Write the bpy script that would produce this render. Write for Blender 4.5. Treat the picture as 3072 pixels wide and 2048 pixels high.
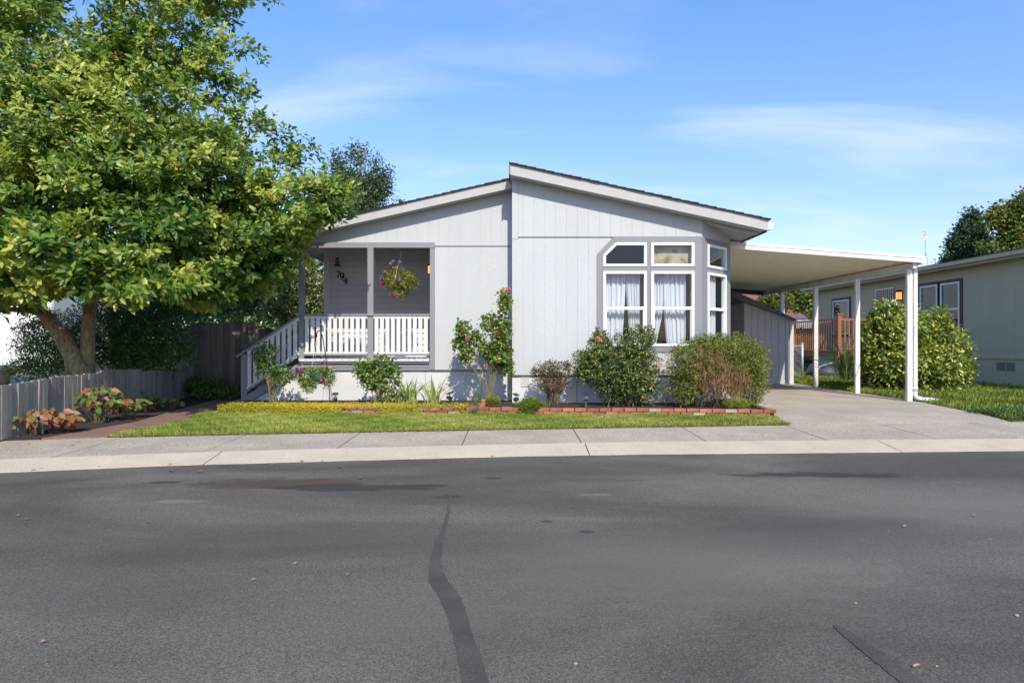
import bpy, math, random
import numpy as np
from mathutils import Vector, Matrix
random.seed(7)
rng = np.random.default_rng(11)
R = math.radians
sc = bpy.context.scene
col = sc.collection
for o in list(bpy.data.objects):
    bpy.data.objects.remove(o)

# ------------------------------------------------------------------ camera, sky, sun, exposure
CAMH = 1.2
F = 1858.0
cam = bpy.data.cameras.new('camera')
cam.sensor_width = 36
cam.lens = F / 3072 * 36
cam.clip_start = 0.05
cam.clip_end = 3000
camo = bpy.data.objects.new('camera', cam)
camo.location = (0, 0, CAMH)
camo.rotation_euler = (R(90), 0, 0)
col.objects.link(camo)
sc.camera = camo

SUN_AZ, SUN_EL = 10.0, 39.5
world = bpy.data.worlds.new('World')
sc.world = world
world.use_nodes = True
wn = world.node_tree
wn.nodes.clear()
def N(t, kind, **kw):
    n = t.nodes.new(kind)
    for k, v in kw.items():
        if k.startswith('i_'):
            n.inputs[k[2:].replace('_', ' ')].default_value = v
        else:
            setattr(n, k, v)
    return n
sky = N(wn, 'ShaderNodeTexSky', sky_type='NISHITA', sun_disc=False)
sky.sun_elevation = R(SUN_EL)
sky.sun_rotation = R(180 - SUN_AZ)
sky.air_density = 1.25
sky.dust_density = 0.6
sky.ozone_density = 1.6
tc = N(wn, 'ShaderNodeTexCoord')
sep = N(wn, 'ShaderNodeSeparateXYZ')
wn.links.new(tc.outputs['Generated'], sep.inputs[0])
zz = N(wn, 'ShaderNodeMath', operation='ADD'); zz.inputs[1].default_value = 0.12
wn.links.new(sep.outputs['Z'], zz.inputs[0])
dx = N(wn, 'ShaderNodeMath', operation='DIVIDE'); dy = N(wn, 'ShaderNodeMath', operation='DIVIDE')
wn.links.new(sep.outputs['X'], dx.inputs[0]); wn.links.new(zz.outputs[0], dx.inputs[1])
wn.links.new(sep.outputs['Y'], dy.inputs[0]); wn.links.new(zz.outputs[0], dy.inputs[1])
cmb = N(wn, 'ShaderNodeCombineXYZ')
wn.links.new(dx.outputs[0], cmb.inputs[0]); wn.links.new(dy.outputs[0], cmb.inputs[1])
mp = N(wn, 'ShaderNodeMapping')
mp.inputs['Rotation'].default_value = (0, 0, R(-24))
mp.inputs['Scale'].default_value = (0.8, 1.9, 1)
mp.inputs['Location'].default_value = (4.6, 3.3, 0)
wn.links.new(cmb.outputs[0], mp.inputs[0])
cn = N(wn, 'ShaderNodeTexNoise'); cn.inputs['Scale'].default_value = 1.0; cn.inputs['Detail'].default_value = 6
cn.inputs['Roughness'].default_value = 0.5; cn.inputs['Distortion'].default_value = 0.5
wn.links.new(mp.outputs[0], cn.inputs['Vector'])
cr = N(wn, 'ShaderNodeMapRange', interpolation_type='SMOOTHSTEP')
cr.inputs['From Min'].default_value = 0.47; cr.inputs['From Max'].default_value = 0.78
cr.inputs['To Min'].default_value = 0.0; cr.inputs['To Max'].default_value = 0.45
wn.links.new(cn.outputs['Fac'], cr.inputs['Value'])
gain = N(wn, 'ShaderNodeMix', data_type='RGBA', blend_type='MULTIPLY')
gain.inputs[0].default_value = 1.0
gr = N(wn, 'ShaderNodeMapRange'); gr.inputs['From Min'].default_value = 0.0; gr.inputs['From Max'].default_value = 0.5
wn.links.new(sep.outputs['Z'], gr.inputs['Value'])
gc = N(wn, 'ShaderNodeMix', data_type='RGBA'); gc.inputs[6].default_value = (0.98, 0.92, 1.16, 1); gc.inputs[7].default_value = (0.80, 1.11, 1.50, 1)
wn.links.new(gr.outputs[0], gc.inputs[0]); wn.links.new(gc.outputs[2], gain.inputs[7])
wn.links.new(sky.outputs[0], gain.inputs[6])
mx = N(wn, 'ShaderNodeMix', data_type='RGBA')
mx.inputs[7].default_value = (5.6, 6.1, 6.9, 1)
wn.links.new(cr.outputs[0], mx.inputs[0])
wn.links.new(gain.outputs[2], mx.inputs[6])
bg = N(wn, 'ShaderNodeBackground'); bg.inputs[1].default_value = 0.15
out = N(wn, 'ShaderNodeOutputWorld')
wn.links.new(mx.outputs[2], bg.inputs[0]); wn.links.new(bg.outputs[0], out.inputs[0])

sun = bpy.data.lights.new('sun', 'SUN')
sun.energy = 5.0
sun.angle = R(0.53)
sun.color = (1.0, 0.90, 0.755)
suno = bpy.data.objects.new('sun', sun)
sv = Vector((math.sin(R(SUN_AZ)) * math.cos(R(SUN_EL)), -math.cos(R(SUN_AZ)) * math.cos(R(SUN_EL)), math.sin(R(SUN_EL))))
suno.rotation_euler = sv.to_track_quat('Z', 'Y').to_euler()
suno.location = sv * 60
col.objects.link(suno)
vs = sc.view_settings
vs.view_transform = 'Standard'; vs.look = 'None'; vs.gamma = 1; vs.use_curve_mapping = False
vs.exposure = 0.18
sc.render.engine = 'CYCLES'
try:
    sc.cycles.max_bounces = 8
    sc.cycles.transparent_max_bounces = 12
except Exception:
    pass

# ------------------------------------------------------------------ helpers
def X(px, Y): return (px - 1536) * Y / F
def Zc(py, Y): return CAMH + (1024 - py) * Y / F
def P(px, py, Y): return Vector((X(px, Y), Y, Zc(py, Y)))

class B:
    def __init__(s): s.v = []; s.f = []
    def add(s, v, f):
        n = len(s.v); s.v += [tuple(p) for p in v]; s.f += [tuple(i + n for i in q) for q in f]; return s
    def box(s, x0, x1, y0, y1, z0, z1):
        v = [(x0,y0,z0),(x1,y0,z0),(x1,y1,z0),(x0,y1,z0),(x0,y0,z1),(x1,y0,z1),(x1,y1,z1),(x0,y1,z1)]
        return s.add(v, [(0,3,2,1),(4,5,6,7),(0,1,5,4),(1,2,6,5),(2,3,7,6),(3,0,4,7)])
    def prism(s, a, b):
        n = len(a)
        f = [tuple(range(n)), tuple(reversed(range(n, 2 * n)))]
        for i in range(n):
            j = (i + 1) % n
            f.append((i, i + n, j + n, j))
        return s.add(list(a) + list(b), f)
    def xz(s, poly, y0, y1): return s.prism([(x, y0, z) for x, z in poly], [(x, y1, z) for x, z in poly])
    def yz(s, poly, x0, x1): return s.prism([(x0, y, z) for y, z in poly], [(x1, y, z) for y, z in poly])
    def xy(s, poly, z0, z1): return s.prism([(x, y, z0) for x, y in poly], [(x, y, z1) for x, y in poly])
    def tube(s, pts, rad, n=8, cap=True):
        pts = [Vector(p) for p in pts]
        if not isinstance(rad, (list, tuple)): rad = [rad] * len(pts)
        v = []; up = None
        for i, p in enumerate(pts):
            d = (pts[min(i + 1, len(pts) - 1)] - pts[max(i - 1, 0)])
            d = d.normalized() if d.length > 1e-9 else Vector((0, 0, 1))
            if up is None:
                up = d.orthogonal().normalized()
            up = (up - d * up.dot(d))
            up = up.normalized() if up.length > 1e-6 else d.orthogonal().normalized()
            sd = d.cross(up)
            for k in range(n):
                a = 2 * math.pi * k / n
                v.append(p + (up * math.cos(a) + sd * math.sin(a)) * rad[i])
        f = []
        for i in range(len(pts) - 1):
            for k in range(n):
                a = i * n + k; b = i * n + (k + 1) % n
                f.append((a, b, b + n, a + n))
        if cap:
            f.append(tuple(reversed(range(n)))); f.append(tuple(range((len(pts) - 1) * n, len(pts) * n)))
        return s.add(v, f)
    def lathe(s, c, prof, n=16):
        v = []; f = []
        for r_, z in prof:
            for k in range(n):
                a = 2 * math.pi * k / n
                v.append((c[0] + r_ * math.cos(a), c[1] + r_ * math.sin(a), c[2] + z))
        for i in range(len(prof) - 1):
            for k in range(n):
                a = i * n + k; b = i * n + (k + 1) % n
                f.append((a, b, b + n, a + n))
        f.append(tuple(reversed(range(n)))); f.append(tuple(range((len(prof) - 1) * n, len(prof) * n)))
        return s.add(v, f)
    def bar(s, a, b, w, h, upv=(0, 0, 1)):
        a = Vector(a); b = Vector(b); d = (b - a).normalized(); u = Vector(upv); u = (u - d * u.dot(d)).normalized(); sd = d.cross(u)
        q = [(sd * sx * w / 2 + u * sz * h / 2) for sx, sz in ((-1,-1),(1,-1),(1,1),(-1,1))]
        return s.prism([a + k for k in q], [b + k for k in q])
    def mesh(s, name):
        m = bpy.data.meshes.new(name); m.from_pydata(s.v, [], s.f); m.validate()
        import bmesh
        bm = bmesh.new(); bm.from_mesh(m); bmesh.ops.recalc_face_normals(bm, faces=bm.faces); bm.to_mesh(m); bm.free()
        return m
    def build(s, name, mat, parent=None, smooth=False, bevel=0):
        m = s.mesh(name)
        m.materials.append(mat)
        if smooth:
            m.polygons.foreach_set('use_smooth', [True] * len(m.polygons))
        o = bpy.data.objects.new(name, m); col.objects.link(o)
        if bevel:
            md = o.modifiers.new('bevel', 'BEVEL'); md.width = bevel; md.segments = 2; md.limit_method = 'ANGLE'
        if parent is not None: o.parent = parent
        return o

def tag(o, label=None, cat=None, group=None, kind=None):
    if label: o['label'] = label
    if cat: o['category'] = cat
    if group: o['group'] = group
    if kind: o['kind'] = kind
    return o
def thing(name, label, cat, group=None, loc=(0, 0, 0)):
    o = bpy.data.objects.new(name, None); o.empty_display_size = 0.1; col.objects.link(o)
    o.location = loc
    return tag(o, label, cat, group)
def dup(o, parent, loc=None, rot=None, scale=None):
    c = o.copy(); col.objects.link(c); c.parent = parent
    if loc is not None: c.location = loc
    if rot is not None: c.rotation_euler = rot
    if scale is not None: c.scale = scale
    return c
def dup_tree(root, loc, rotz=0, label=None):
    r_ = root.copy(); col.objects.link(r_); r_.location = loc; r_.rotation_euler = (0, 0, rotz)
    if label: r_['label'] = label
    for ch in list(root.children):
        c = ch.copy(); col.objects.link(c); c.parent = r_
        for g in list(ch.children):
            d = g.copy(); col.objects.link(d); d.parent = c
    return r_

# ------------------------------------------------------------------ materials
def mat(name, rgb, rough=0.7, var=0.0, vscale=3.0, rgb2=None, bump=0.0, bscale=60.0, stretch=(1, 1, 1), metal=0.0, spec=0.5,
        objrand=0.0, detail=4, speck=0.0, sscale=200.0, dirt=0.0, dscale=1.3):
    m = bpy.data.materials.new(name); m.use_nodes = True
    t = m.node_tree; p = t.nodes['Principled BSDF']
    p.inputs['Roughness'].default_value = rough
    p.inputs['Metallic'].default_value = metal
    p.inputs['Specular IOR Level'].default_value = spec
    tcn = N(t, 'ShaderNodeTexCoord'); mpn = N(t, 'ShaderNodeMapping'); mpn.inputs['Scale'].default_value = stretch
    t.links.new(tcn.outputs['Object'], mpn.inputs[0])
    c1 = (*rgb, 1); c2 = (*(rgb2 or [min(1, c * (1 - 0.5)) for c in rgb]), 1)
    nz = N(t, 'ShaderNodeTexNoise'); nz.inputs['Scale'].default_value = vscale; nz.inputs['Detail'].default_value = detail
    t.links.new(mpn.outputs[0], nz.inputs['Vector'])
    mr = N(t, 'ShaderNodeMapRange'); mr.inputs['From Min'].default_value = 0.35; mr.inputs['From Max'].default_value = 0.68
    mr.inputs['To Max'].default_value = var
    t.links.new(nz.outputs['Fac'], mr.inputs['Value'])
    mix = N(t, 'ShaderNodeMix', data_type='RGBA'); mix.inputs[6].default_value = c1; mix.inputs[7].default_value = c2
    t.links.new(mr.outputs[0], mix.inputs[0])
    last = mix.outputs[2]
    if speck:
        n2 = N(t, 'ShaderNodeTexNoise'); n2.inputs['Scale'].default_value = sscale; n2.inputs['Detail'].default_value = 2
        t.links.new(tcn.outputs['Object'], n2.inputs['Vector'])
        m2 = N(t, 'ShaderNodeMapRange'); m2.inputs['From Min'].default_value = 0.3; m2.inputs['From Max'].default_value = 0.7
        m2.inputs['To Min'].default_value = 1 - speck; m2.inputs['To Max'].default_value = 1 + speck
        t.links.new(n2.outputs['Fac'], m2.inputs['Value'])
        vm = N(t, 'ShaderNodeVectorMath', operation='SCALE')
        t.links.new(last, vm.inputs[0]); t.links.new(m2.outputs[0], vm.inputs['Scale']); last = vm.outputs[0]
    if dirt:
        n3 = N(t, 'ShaderNodeTexNoise'); n3.inputs['Scale'].default_value = dscale; n3.inputs['Detail'].default_value = 8; n3.inputs['Roughness'].default_value = 0.65
        t.links.new(mpn.outputs[0], n3.inputs['Vector'])
        m3 = N(t, 'ShaderNodeMapRange'); m3.inputs['From Min'].default_value = 0.42; m3.inputs['From Max'].default_value = 0.75
        m3.inputs['To Min'].default_value = 1.0; m3.inputs['To Max'].default_value = 1 - dirt
        t.links.new(n3.outputs['Fac'], m3.inputs['Value'])
        vm = N(t, 'ShaderNodeVectorMath', operation='SCALE')
        t.links.new(last, vm.inputs[0]); t.links.new(m3.outputs[0], vm.inputs['Scale']); last = vm.outputs[0]
    if objrand:
        oi = N(t, 'ShaderNodeObjectInfo'); m4 = N(t, 'ShaderNodeMapRange')
        m4.inputs['To Min'].default_value = 1 - objrand; m4.inputs['To Max'].default_value = 1 + objrand
        t.links.new(oi.outputs['Random'], m4.inputs['Value'])
        vm = N(t, 'ShaderNodeVectorMath', operation='SCALE')
        t.links.new(last, vm.inputs[0]); t.links.new(m4.outputs[0], vm.inputs['Scale']); last = vm.outputs[0]
    t.links.new(last, p.inputs['Base Color'])
    if bump:
        nb = N(t, 'ShaderNodeTexNoise'); nb.inputs['Scale'].default_value = bscale; nb.inputs['Detail'].default_value = 5
        t.links.new(mpn.outputs[0], nb.inputs['Vector'])
        bp = N(t, 'ShaderNodeBump'); bp.inputs['Strength'].default_value = bump; bp.inputs['Distance'].default_value = 0.02
        t.links.new(nb.outputs['Fac'], bp.inputs['Height']); t.links.new(bp.outputs[0], p.inputs['Normal'])
    return m

def leafmat(name, ramp, rough=0.42, trans=0.28, spec=0.35):
    m = bpy.data.materials.new(name); m.use_nodes = True
    t = m.node_tree; p = t.nodes['Principled BSDF']; p.inputs['Roughness'].default_value = rough
    p.inputs['Specular IOR Level'].default_value = spec
    at = N(t, 'ShaderNodeAttribute', attribute_name='tint')
    cr_ = N(t, 'ShaderNodeValToRGB')
    while len(cr_.color_ramp.elements) < len(ramp): cr_.color_ramp.elements.new(0.5)
    for e, (pos, c) in zip(cr_.color_ramp.elements, ramp):
        e.position = pos; e.color = (*c, 1)
    t.links.new(at.outputs['Fac'], cr_.inputs[0])
    t.links.new(cr_.outputs[0], p.inputs['Base Color'])
    tr = N(t, 'ShaderNodeBsdfTranslucent')
    hs = N(t, 'ShaderNodeHueSaturation'); hs.inputs['Value'].default_value = 1.3; hs.inputs['Saturation'].default_value = 1.1
    t.links.new(cr_.outputs[0], hs.inputs['Color']); t.links.new(hs.outputs[0], tr.inputs['Color'])
    ms = N(t, 'ShaderNodeMixShader'); ms.inputs[0].default_value = trans
    t.links.new(p.outputs[0], ms.inputs[1]); t.links.new(tr.outputs[0], ms.inputs[2])
    t.links.new(ms.outputs[0], t.nodes['Material Output'].inputs[0])
    return m

SIDING = mat('siding_paint', (0.435, 0.457, 0.468), 0.75, 0.25, 2.0, (0.405, 0.426, 0.437), 0.40, 60, (1, 1, 0.25), dirt=0.08)
SKIRT = mat('skirting_paint', (0.54, 0.545, 0.55), 0.8, 0.25, 2.0, (0.47, 0.475, 0.475), 0.2, 60, dirt=0.12)
TRIM = mat('blue_grey_trim_paint', (0.205, 0.21, 0.232), 0.65, 0.2, 4.0, (0.18, 0.185, 0.205), 0.30, 70, (1, 1, .5))
FASC = mat('fascia_paint', (0.41, 0.405, 0.40), 0.75, 0.25, 5.0, (0.36, 0.355, 0.35), 0.4, 70, (1, 1, 1), dirt=0.08, dscale=4)
WHITE = mat('white_paint', (0.57, 0.575, 0.57), 0.5, 0.3, 5, (0.49, 0.495, 0.49), 0.1, 60)
VINYL = mat('white_vinyl', (0.70, 0.70, 0.69), 0.35)
LAP = mat('porch_lap_paint', (0.54, 0.525, 0.56), 0.7, 0.15, 3, (0.50, 0.485, 0.52), 0.15, 60)
LAPW = mat('porch_lap_light', (0.5, 0.5, 0.52), 0.7, 0.15, 3, (0.45, 0.45, 0.47), 0.1, 60)
SHINGLE = mat('dark_shingles', (0.035, 0.037, 0.045), 0.9, 0.8, 30, (0.012, 0.013, 0.018), 0.8, 120)
METALW = mat('white_painted_metal', (0.66, 0.655, 0.63), 0.45, 0.5, 2.5, (0.57, 0.555, 0.51), 0.08, 20, dirt=0.20, dscale=2.5)
PANW = mat('cream_metal_pan', (0.86, 0.79, 0.65), 0.38, 0.3, 3.0, (0.80, 0.73, 0.60), 0.03, 20)
GUTD = mat('dark_gutter_underside', (0.10, 0.10, 0.11), 0.6)
DARKM = mat('black_metal', (0.02, 0.02, 0.022), 0.4, metal=0.3)
CONC = mat('aggregate_concrete', (0.44, 0.38, 0.30), 0.9, 0.7, 2.0, (0.35, 0.30, 0.24), 0.7, 120, speck=0.55, sscale=75, dirt=0.22, dscale=0.9)
KERBM = mat('sand_concrete', (0.50, 0.43, 0.335), 0.9, 0.5, 3.0, (0.43, 0.37, 0.29), 0.4, 150, speck=0.22, sscale=90, dirt=0.16, dscale=1.6)
BRICK = mat('weathered_brick', (0.36, 0.135, 0.075), 0.9, 0.8, 14, (0.20, 0.09, 0.06), 0.6, 70, objrand=0.35)
BRICKP = mat('pale_brick', (0.42, 0.33, 0.24), 0.9, 0.6, 14, (0.3, 0.2, 0.14), 0.6, 70, objrand=0.2)
MULCH = mat('bark_mulch', (0.05, 0.033, 0.022), 1.0, 0.9, 45, (0.018, 0.012, 0.009), 1.0, 80)
SOIL = mat('yard_soil', (0.10, 0.09, 0.05), 1.0, 0.8, 6, (0.06, 0.075, 0.03), 0.8, 40)
TURF = mat('turf_base', (0.10, 0.15, 0.035), 1.0, 0.7, 5, (0.07, 0.11, 0.025), 0.8, 90)
BARK = mat('tree_bark', (0.34, 0.25, 0.15), 0.9, 1.0, 22, (0.13, 0.115, 0.055), 1.0, 26, (1, 1, .45), detail=8, dirt=0.45, dscale=7)
TWIG = mat('twig_bark', (0.12, 0.09, 0.05), 0.9, 0.5, 20, (0.16, 0.10, 0.05))
CANE = mat('rose_cane', (0.16, 0.17, 0.06), 0.7, 0.7, 12, (0.25, 0.14, 0.07))
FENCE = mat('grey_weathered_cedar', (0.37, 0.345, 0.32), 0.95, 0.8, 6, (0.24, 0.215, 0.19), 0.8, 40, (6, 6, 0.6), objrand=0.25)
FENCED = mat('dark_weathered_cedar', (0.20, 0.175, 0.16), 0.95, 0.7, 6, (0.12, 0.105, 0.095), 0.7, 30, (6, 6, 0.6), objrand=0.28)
DECKM = mat('redwood_stain', (0.34, 0.12, 0.045), 0.7, 0.5, 8, (0.25, 0.08, 0.03), 0.3, 40, objrand=0.15)
NSIDE = mat('neighbour_khaki_siding', (0.46, 0.405, 0.29), 0.85, 0.2, 1.5, (0.42, 0.365, 0.26), 0.25, 40, (1, 1, .3), dirt=0.05)
NTRIM = mat('neighbour_tan_gutter', (0.42, 0.38, 0.26), 0.5, 0.3, 3, (0.36, 0.32, 0.21))
NROOF = mat('neighbour_shingles', (0.11, 0.115, 0.11), 0.95, 0.9, 25, (0.055, 0.06, 0.055), 0.9, 60)
BROWN = mat('dark_brown_trim', (0.055, 0.03, 0.03), 0.6)
ROOFR = mat('red_brown_shingles', (0.20, 0.085, 0.06), 0.95, 0.6, 8, (0.14, 0.06, 0.045), 0.6, 30)
PLASTG = mat('green_plastic_pot', (0.03, 0.14, 0.08), 0.4)
TERRA = mat('terracotta', (0.42, 0.15, 0.07), 0.85, 0.5, 10, (0.3, 0.1, 0.05), 0.4, 60)
STEELG = mat('galvanised_steel', (0.45, 0.47, 0.50), 0.45, metal=0.4)
BLACKP = mat('black_plastic', (0.025, 0.026, 0.03), 0.45)
SOLAR = mat('solar_panel_glass', (0.03, 0.035, 0.05), 0.55, spec=.25)
TYRE = mat('tyre_rubber', (0.02, 0.02, 0.02), 0.8)
TAR = mat('crack_sealant', (0.050, 0.046, 0.041), 0.8, 0.8, 5, (0.074, 0.068, 0.060), 0.4, 120, speck=0.30, sscale=110, dirt=0.15, dscale=3)
FABRIC = None

def glassmat(name, tint=(1, 1, 1), refl=0.12):
    m = bpy.data.materials.new(name); m.use_nodes = True; t = m.node_tree; t.nodes.clear()
    o = N(t, 'ShaderNodeOutputMaterial'); tr = N(t, 'ShaderNodeBsdfTransparent'); tr.inputs[0].default_value = (*tint, 1)
    gl = N(t, 'ShaderNodeBsdfGlossy'); gl.inputs['Roughness'].default_value = 0.02
    ge = N(t, 'ShaderNodeNewGeometry'); dt = N(t, 'ShaderNodeVectorMath', operation='DOT_PRODUCT')
    t.links.new(ge.outputs['Incoming'], dt.inputs[0]); t.links.new(ge.outputs['Normal'], dt.inputs[1])
    ab = N(t, 'ShaderNodeMath', operation='ABSOLUTE'); t.links.new(dt.outputs['Value'], ab.inputs[0])
    om = N(t, 'ShaderNodeMath', operation='SUBTRACT'); om.inputs[0].default_value = 1; t.links.new(ab.outputs[0], om.inputs[1])
    pw = N(t, 'ShaderNodeMath', operation='POWER'); pw.inputs[1].default_value = 5; t.links.new(om.outputs[0], pw.inputs[0])
    ad = N(t, 'ShaderNodeMath', operation='ADD'); ad.inputs[1].default_value = refl; ad.use_clamp = True
    t.links.new(pw.outputs[0], ad.inputs[0])
    ms = N(t, 'ShaderNodeMixShader')
    t.links.new(ad.outputs[0], ms.inputs[0]); t.links.new(tr.outputs[0], ms.inputs[1]); t.links.new(gl.outputs[0], ms.inputs[2])
    t.links.new(ms.outputs[0], o.inputs[0]); return m
GLASS = glassmat('window_glass', (0.94, 0.97, 0.98), 0.025)
GLASSR = glassmat('reflective_glass', (0.6, 0.65, 0.7), 0.05)

def fabricmat(name, rgb):
    m = bpy.data.materials.new(name); m.use_nodes = True; t = m.node_tree
    p = t.nodes['Principled BSDF']; p.inputs['Base Color'].default_value = (*rgb, 1); p.inputs['Roughness'].default_value = 0.9
    tr = N(t, 'ShaderNodeBsdfTranslucent'); tr.inputs[0].default_value = (*rgb, 1)
    ms = N(t, 'ShaderNodeMixShader'); ms.inputs[0].default_value = 0.3
    t.links.new(p.outputs[0], ms.inputs[1]); t.links.new(tr.outputs[0], ms.inputs[2])
    t.links.new(ms.outputs[0], t.nodes['Material Output'].inputs[0]); return m
CURT = fabricmat('white_sheer_fabric', (0.80, 0.79, 0.84))

def lampmat(name, rgb, s):
    m = bpy.data.materials.new(name); m.use_nodes = True
    p = m.node_tree.nodes['Principled BSDF']; p.inputs['Base Color'].default_value = (*rgb, 1)
    p.inputs['Emission Color'].default_value = (*rgb, 1); p.inputs['Emission Strength'].default_value = s; return m
LAMPG = lampmat('amber_lamp_glass', (1.0, 0.50, 0.16), 0.9)

# asphalt: speckled aggregate, smooth darker mottles and the stains where they lie on the road
def asphalt():
    m = bpy.data.materials.new('asphalt'); m.use_nodes = True; t = m.node_tree; p = t.nodes['Principled BSDF']
    p.inputs['Roughness'].default_value = 0.85; p.inputs['Specular IOR Level'].default_value = 0.3
    tcn = N(t, 'ShaderNodeTexCoord')
    def noise(scale, det, rough=0.5, st=(1, 1, 1), dist=0.0, rot=0):
        mpn = N(t, 'ShaderNodeMapping'); mpn.inputs['Scale'].default_value = st; mpn.inputs['Rotation'].default_value = (0, 0, rot)
        t.links.new(tcn.outputs['Object'], mpn.inputs[0])
        n = N(t, 'ShaderNodeTexNoise'); n.inputs['Scale'].default_value = scale; n.inputs['Detail'].default_value = det
        n.inputs['Roughness'].default_value = rough; n.inputs['Distortion'].default_value = dist
        t.links.new(mpn.outputs[0], n.inputs['Vector']); return n.outputs['Fac']
    def mapr(v, a, b, c, d, smooth=True):
        r = N(t, 'ShaderNodeMapRange', interpolation_type='SMOOTHSTEP' if smooth else 'LINEAR')
        for k, q in zip(('From Min', 'From Max', 'To Min', 'To Max'), (a, b, c, d)): r.inputs[k].default_value = q
        t.links.new(v, r.inputs['Value']); return r.outputs[0]
    def math_(op, a, b):
        n = N(t, 'ShaderNodeMath', operation=op)
        for i, q in enumerate((a, b)):
            if isinstance(q, (int, float)): n.inputs[i].default_value = q
            else: t.links.new(q, n.inputs[i])
        return n.outputs[0]
    def mixc(f, a, b):
        n = N(t, 'ShaderNodeMix', data_type='RGBA')
        if isinstance(f, (int, float)): n.inputs[0].default_value = f
        else: t.links.new(f, n.inputs[0])
        for i, q in ((6, a), (7, b)):
            if isinstance(q, tuple): n.inputs[i].default_value = (*q, 1)
            else: t.links.new(q, n.inputs[i])
        return n.outputs[2]
    big = noise(0.50, 4, 0.55, (0.55, 1.2, 1), 0.7, R(-12))
    base = mixc(mapr(big, 0.36, 0.66, 0, 1), (0.070, 0.065, 0.056), (0.122, 0.113, 0.098))
    mid = mapr(noise(2.2, 6, 0.6, (0.5, 1.2, 1), 0.3, R(-10)), 0.3, 0.72, 0.92, 1.08)
    fine = mapr(noise(115, 2, 0.6), 0.28, 0.72, 0.58, 1.46)
    vfine = mapr(noise(48, 3, 0.7), 0.3, 0.7, 0.85, 1.15)
    mul = math_('MULTIPLY', math_('MULTIPLY', mid, fine), vfine)
    v = N(t, 'ShaderNodeVectorMath', operation='SCALE'); t.links.new(base, v.inputs[0]); t.links.new(mul, v.inputs['Scale'])
    c = v.outputs[0]
    # pale grit
    vo = N(t, 'ShaderNodeTexVoronoi'); vo.inputs['Scale'].default_value = 38; t.links.new(tcn.outputs['Object'], vo.inputs['Vector'])
    grit = math_('MULTIPLY', mapr(vo.outputs['Distance'], 0.07, 0.13, 1, 0), 0.4)
    sel = N(t, 'ShaderNodeSeparateColor'); t.links.new(vo.outputs['Color'], sel.inputs[0])
    grit = math_('MULTIPLY', grit, math_('GREATER_THAN', sel.outputs[0], 0.60))
    c = mixc(grit, c, (0.30, 0.27, 0.22))
    sp = N(t, 'ShaderNodeSeparateXYZ'); t.links.new(tcn.outputs['Object'], sp.inputs[0])
    wob = math_('MULTIPLY', math_('SUBTRACT', noise(5.5, 6, 0.7, (0.6, 1.6, 1)), 0.5), 2.6)
    def stain(cx, cy, rx, ry, colr, amt):
        nonlocal c
        ax = math_('DIVIDE', math_('SUBTRACT', sp.outputs[0], cx), rx); ay = math_('DIVIDE', math_('SUBTRACT', sp.outputs[1], cy), ry)
        d = math_('SQRT', math_('ADD', math_('MULTIPLY', ax, ax), math_('MULTIPLY', ay, ay)), 0)
        d = math_('ADD', d, wob)
        c = mixc(mapr(d, 0.75, 1.15, amt, 0), c, colr)
    def g(px, py):
        Y = 1.35 * F / (py - 1024); return X(px, Y), Y
    for px, py, rx, ry, cc, am in ((2050, 1700, 1.3, .75, (.148, .136, .118), .55), (3000, 1530, 1.6, .5, (.148, .136, .118), .5), (300, 1750, 1.0, .5, (.062, .055, .052), .45), (1000, 1620, 1.6, .4, (.064, .057, .053), .5), (2500, 1600, 1.3, .5, (.064, .057, .054), .45), (1250, 1850, .7, .35, (.13, .117, .104), .4)):
        cx, cy = g(px, py); ax = math_('DIVIDE', math_('SUBTRACT', sp.outputs[0], cx), rx); ay = math_('DIVIDE', math_('SUBTRACT', sp.outputs[1], cy), ry)
        d = math_('ADD', math_('SQRT', math_('ADD', math_('MULTIPLY', ax, ax), math_('MULTIPLY', ay, ay)), 0), math_('MULTIPLY', wob, .5))
        c = mixc(mapr(d, 0.2, 1.5, am, 0), c, cc)
    for px, py, rx, ry, cc, am in ((830, 1450, 0.95, 0.20, (0.070, 0.046, 0.032), .85), (1060, 1462, .75, .13, (0.034, 0.032, 0.031), .85),
            (490, 1446, .20, .05, (0.034, .032, .031), .8), (2430, 1423, .85, .12, (0.034, 0.032, 0.030), .9), (2600, 1428, .35, .08, (0.034, 0.032, 0.030), .8),
            (1280, 1455, .22, .05, (.034, .032, .031), .8), (1480, 1433, .10, .05, (.034, .032, .031), .8), (540, 1504, .22, .06, (.19, .165, .13), .6),
            (1785, 1483, .16, .03, (.2, .18, .15), .6), (1640, 1563, .05, .03, (.03, .03, .03), .8), (1762, 1594, .05, .03, (.03, .03, .03), .8),
            (1345, 1490, .13, .07, (.034, .032, .031), .7), (1800, 1440, .4, .09, (.06, .058, .055), .5)):
        stain(*g(px, py), rx, ry, cc, am)
    t.links.new(c, p.inputs['Base Color'])
    bp = N(t, 'ShaderNodeBump'); bp.inputs['Strength'].default_value = 0.45; bp.inputs['Distance'].default_value = 0.006
    t.links.new(noise(110, 3, 0.6), bp.inputs['Height']); t.links.new(bp.outputs[0], p.inputs['Normal'])
    return m
ASPH = asphalt()

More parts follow.
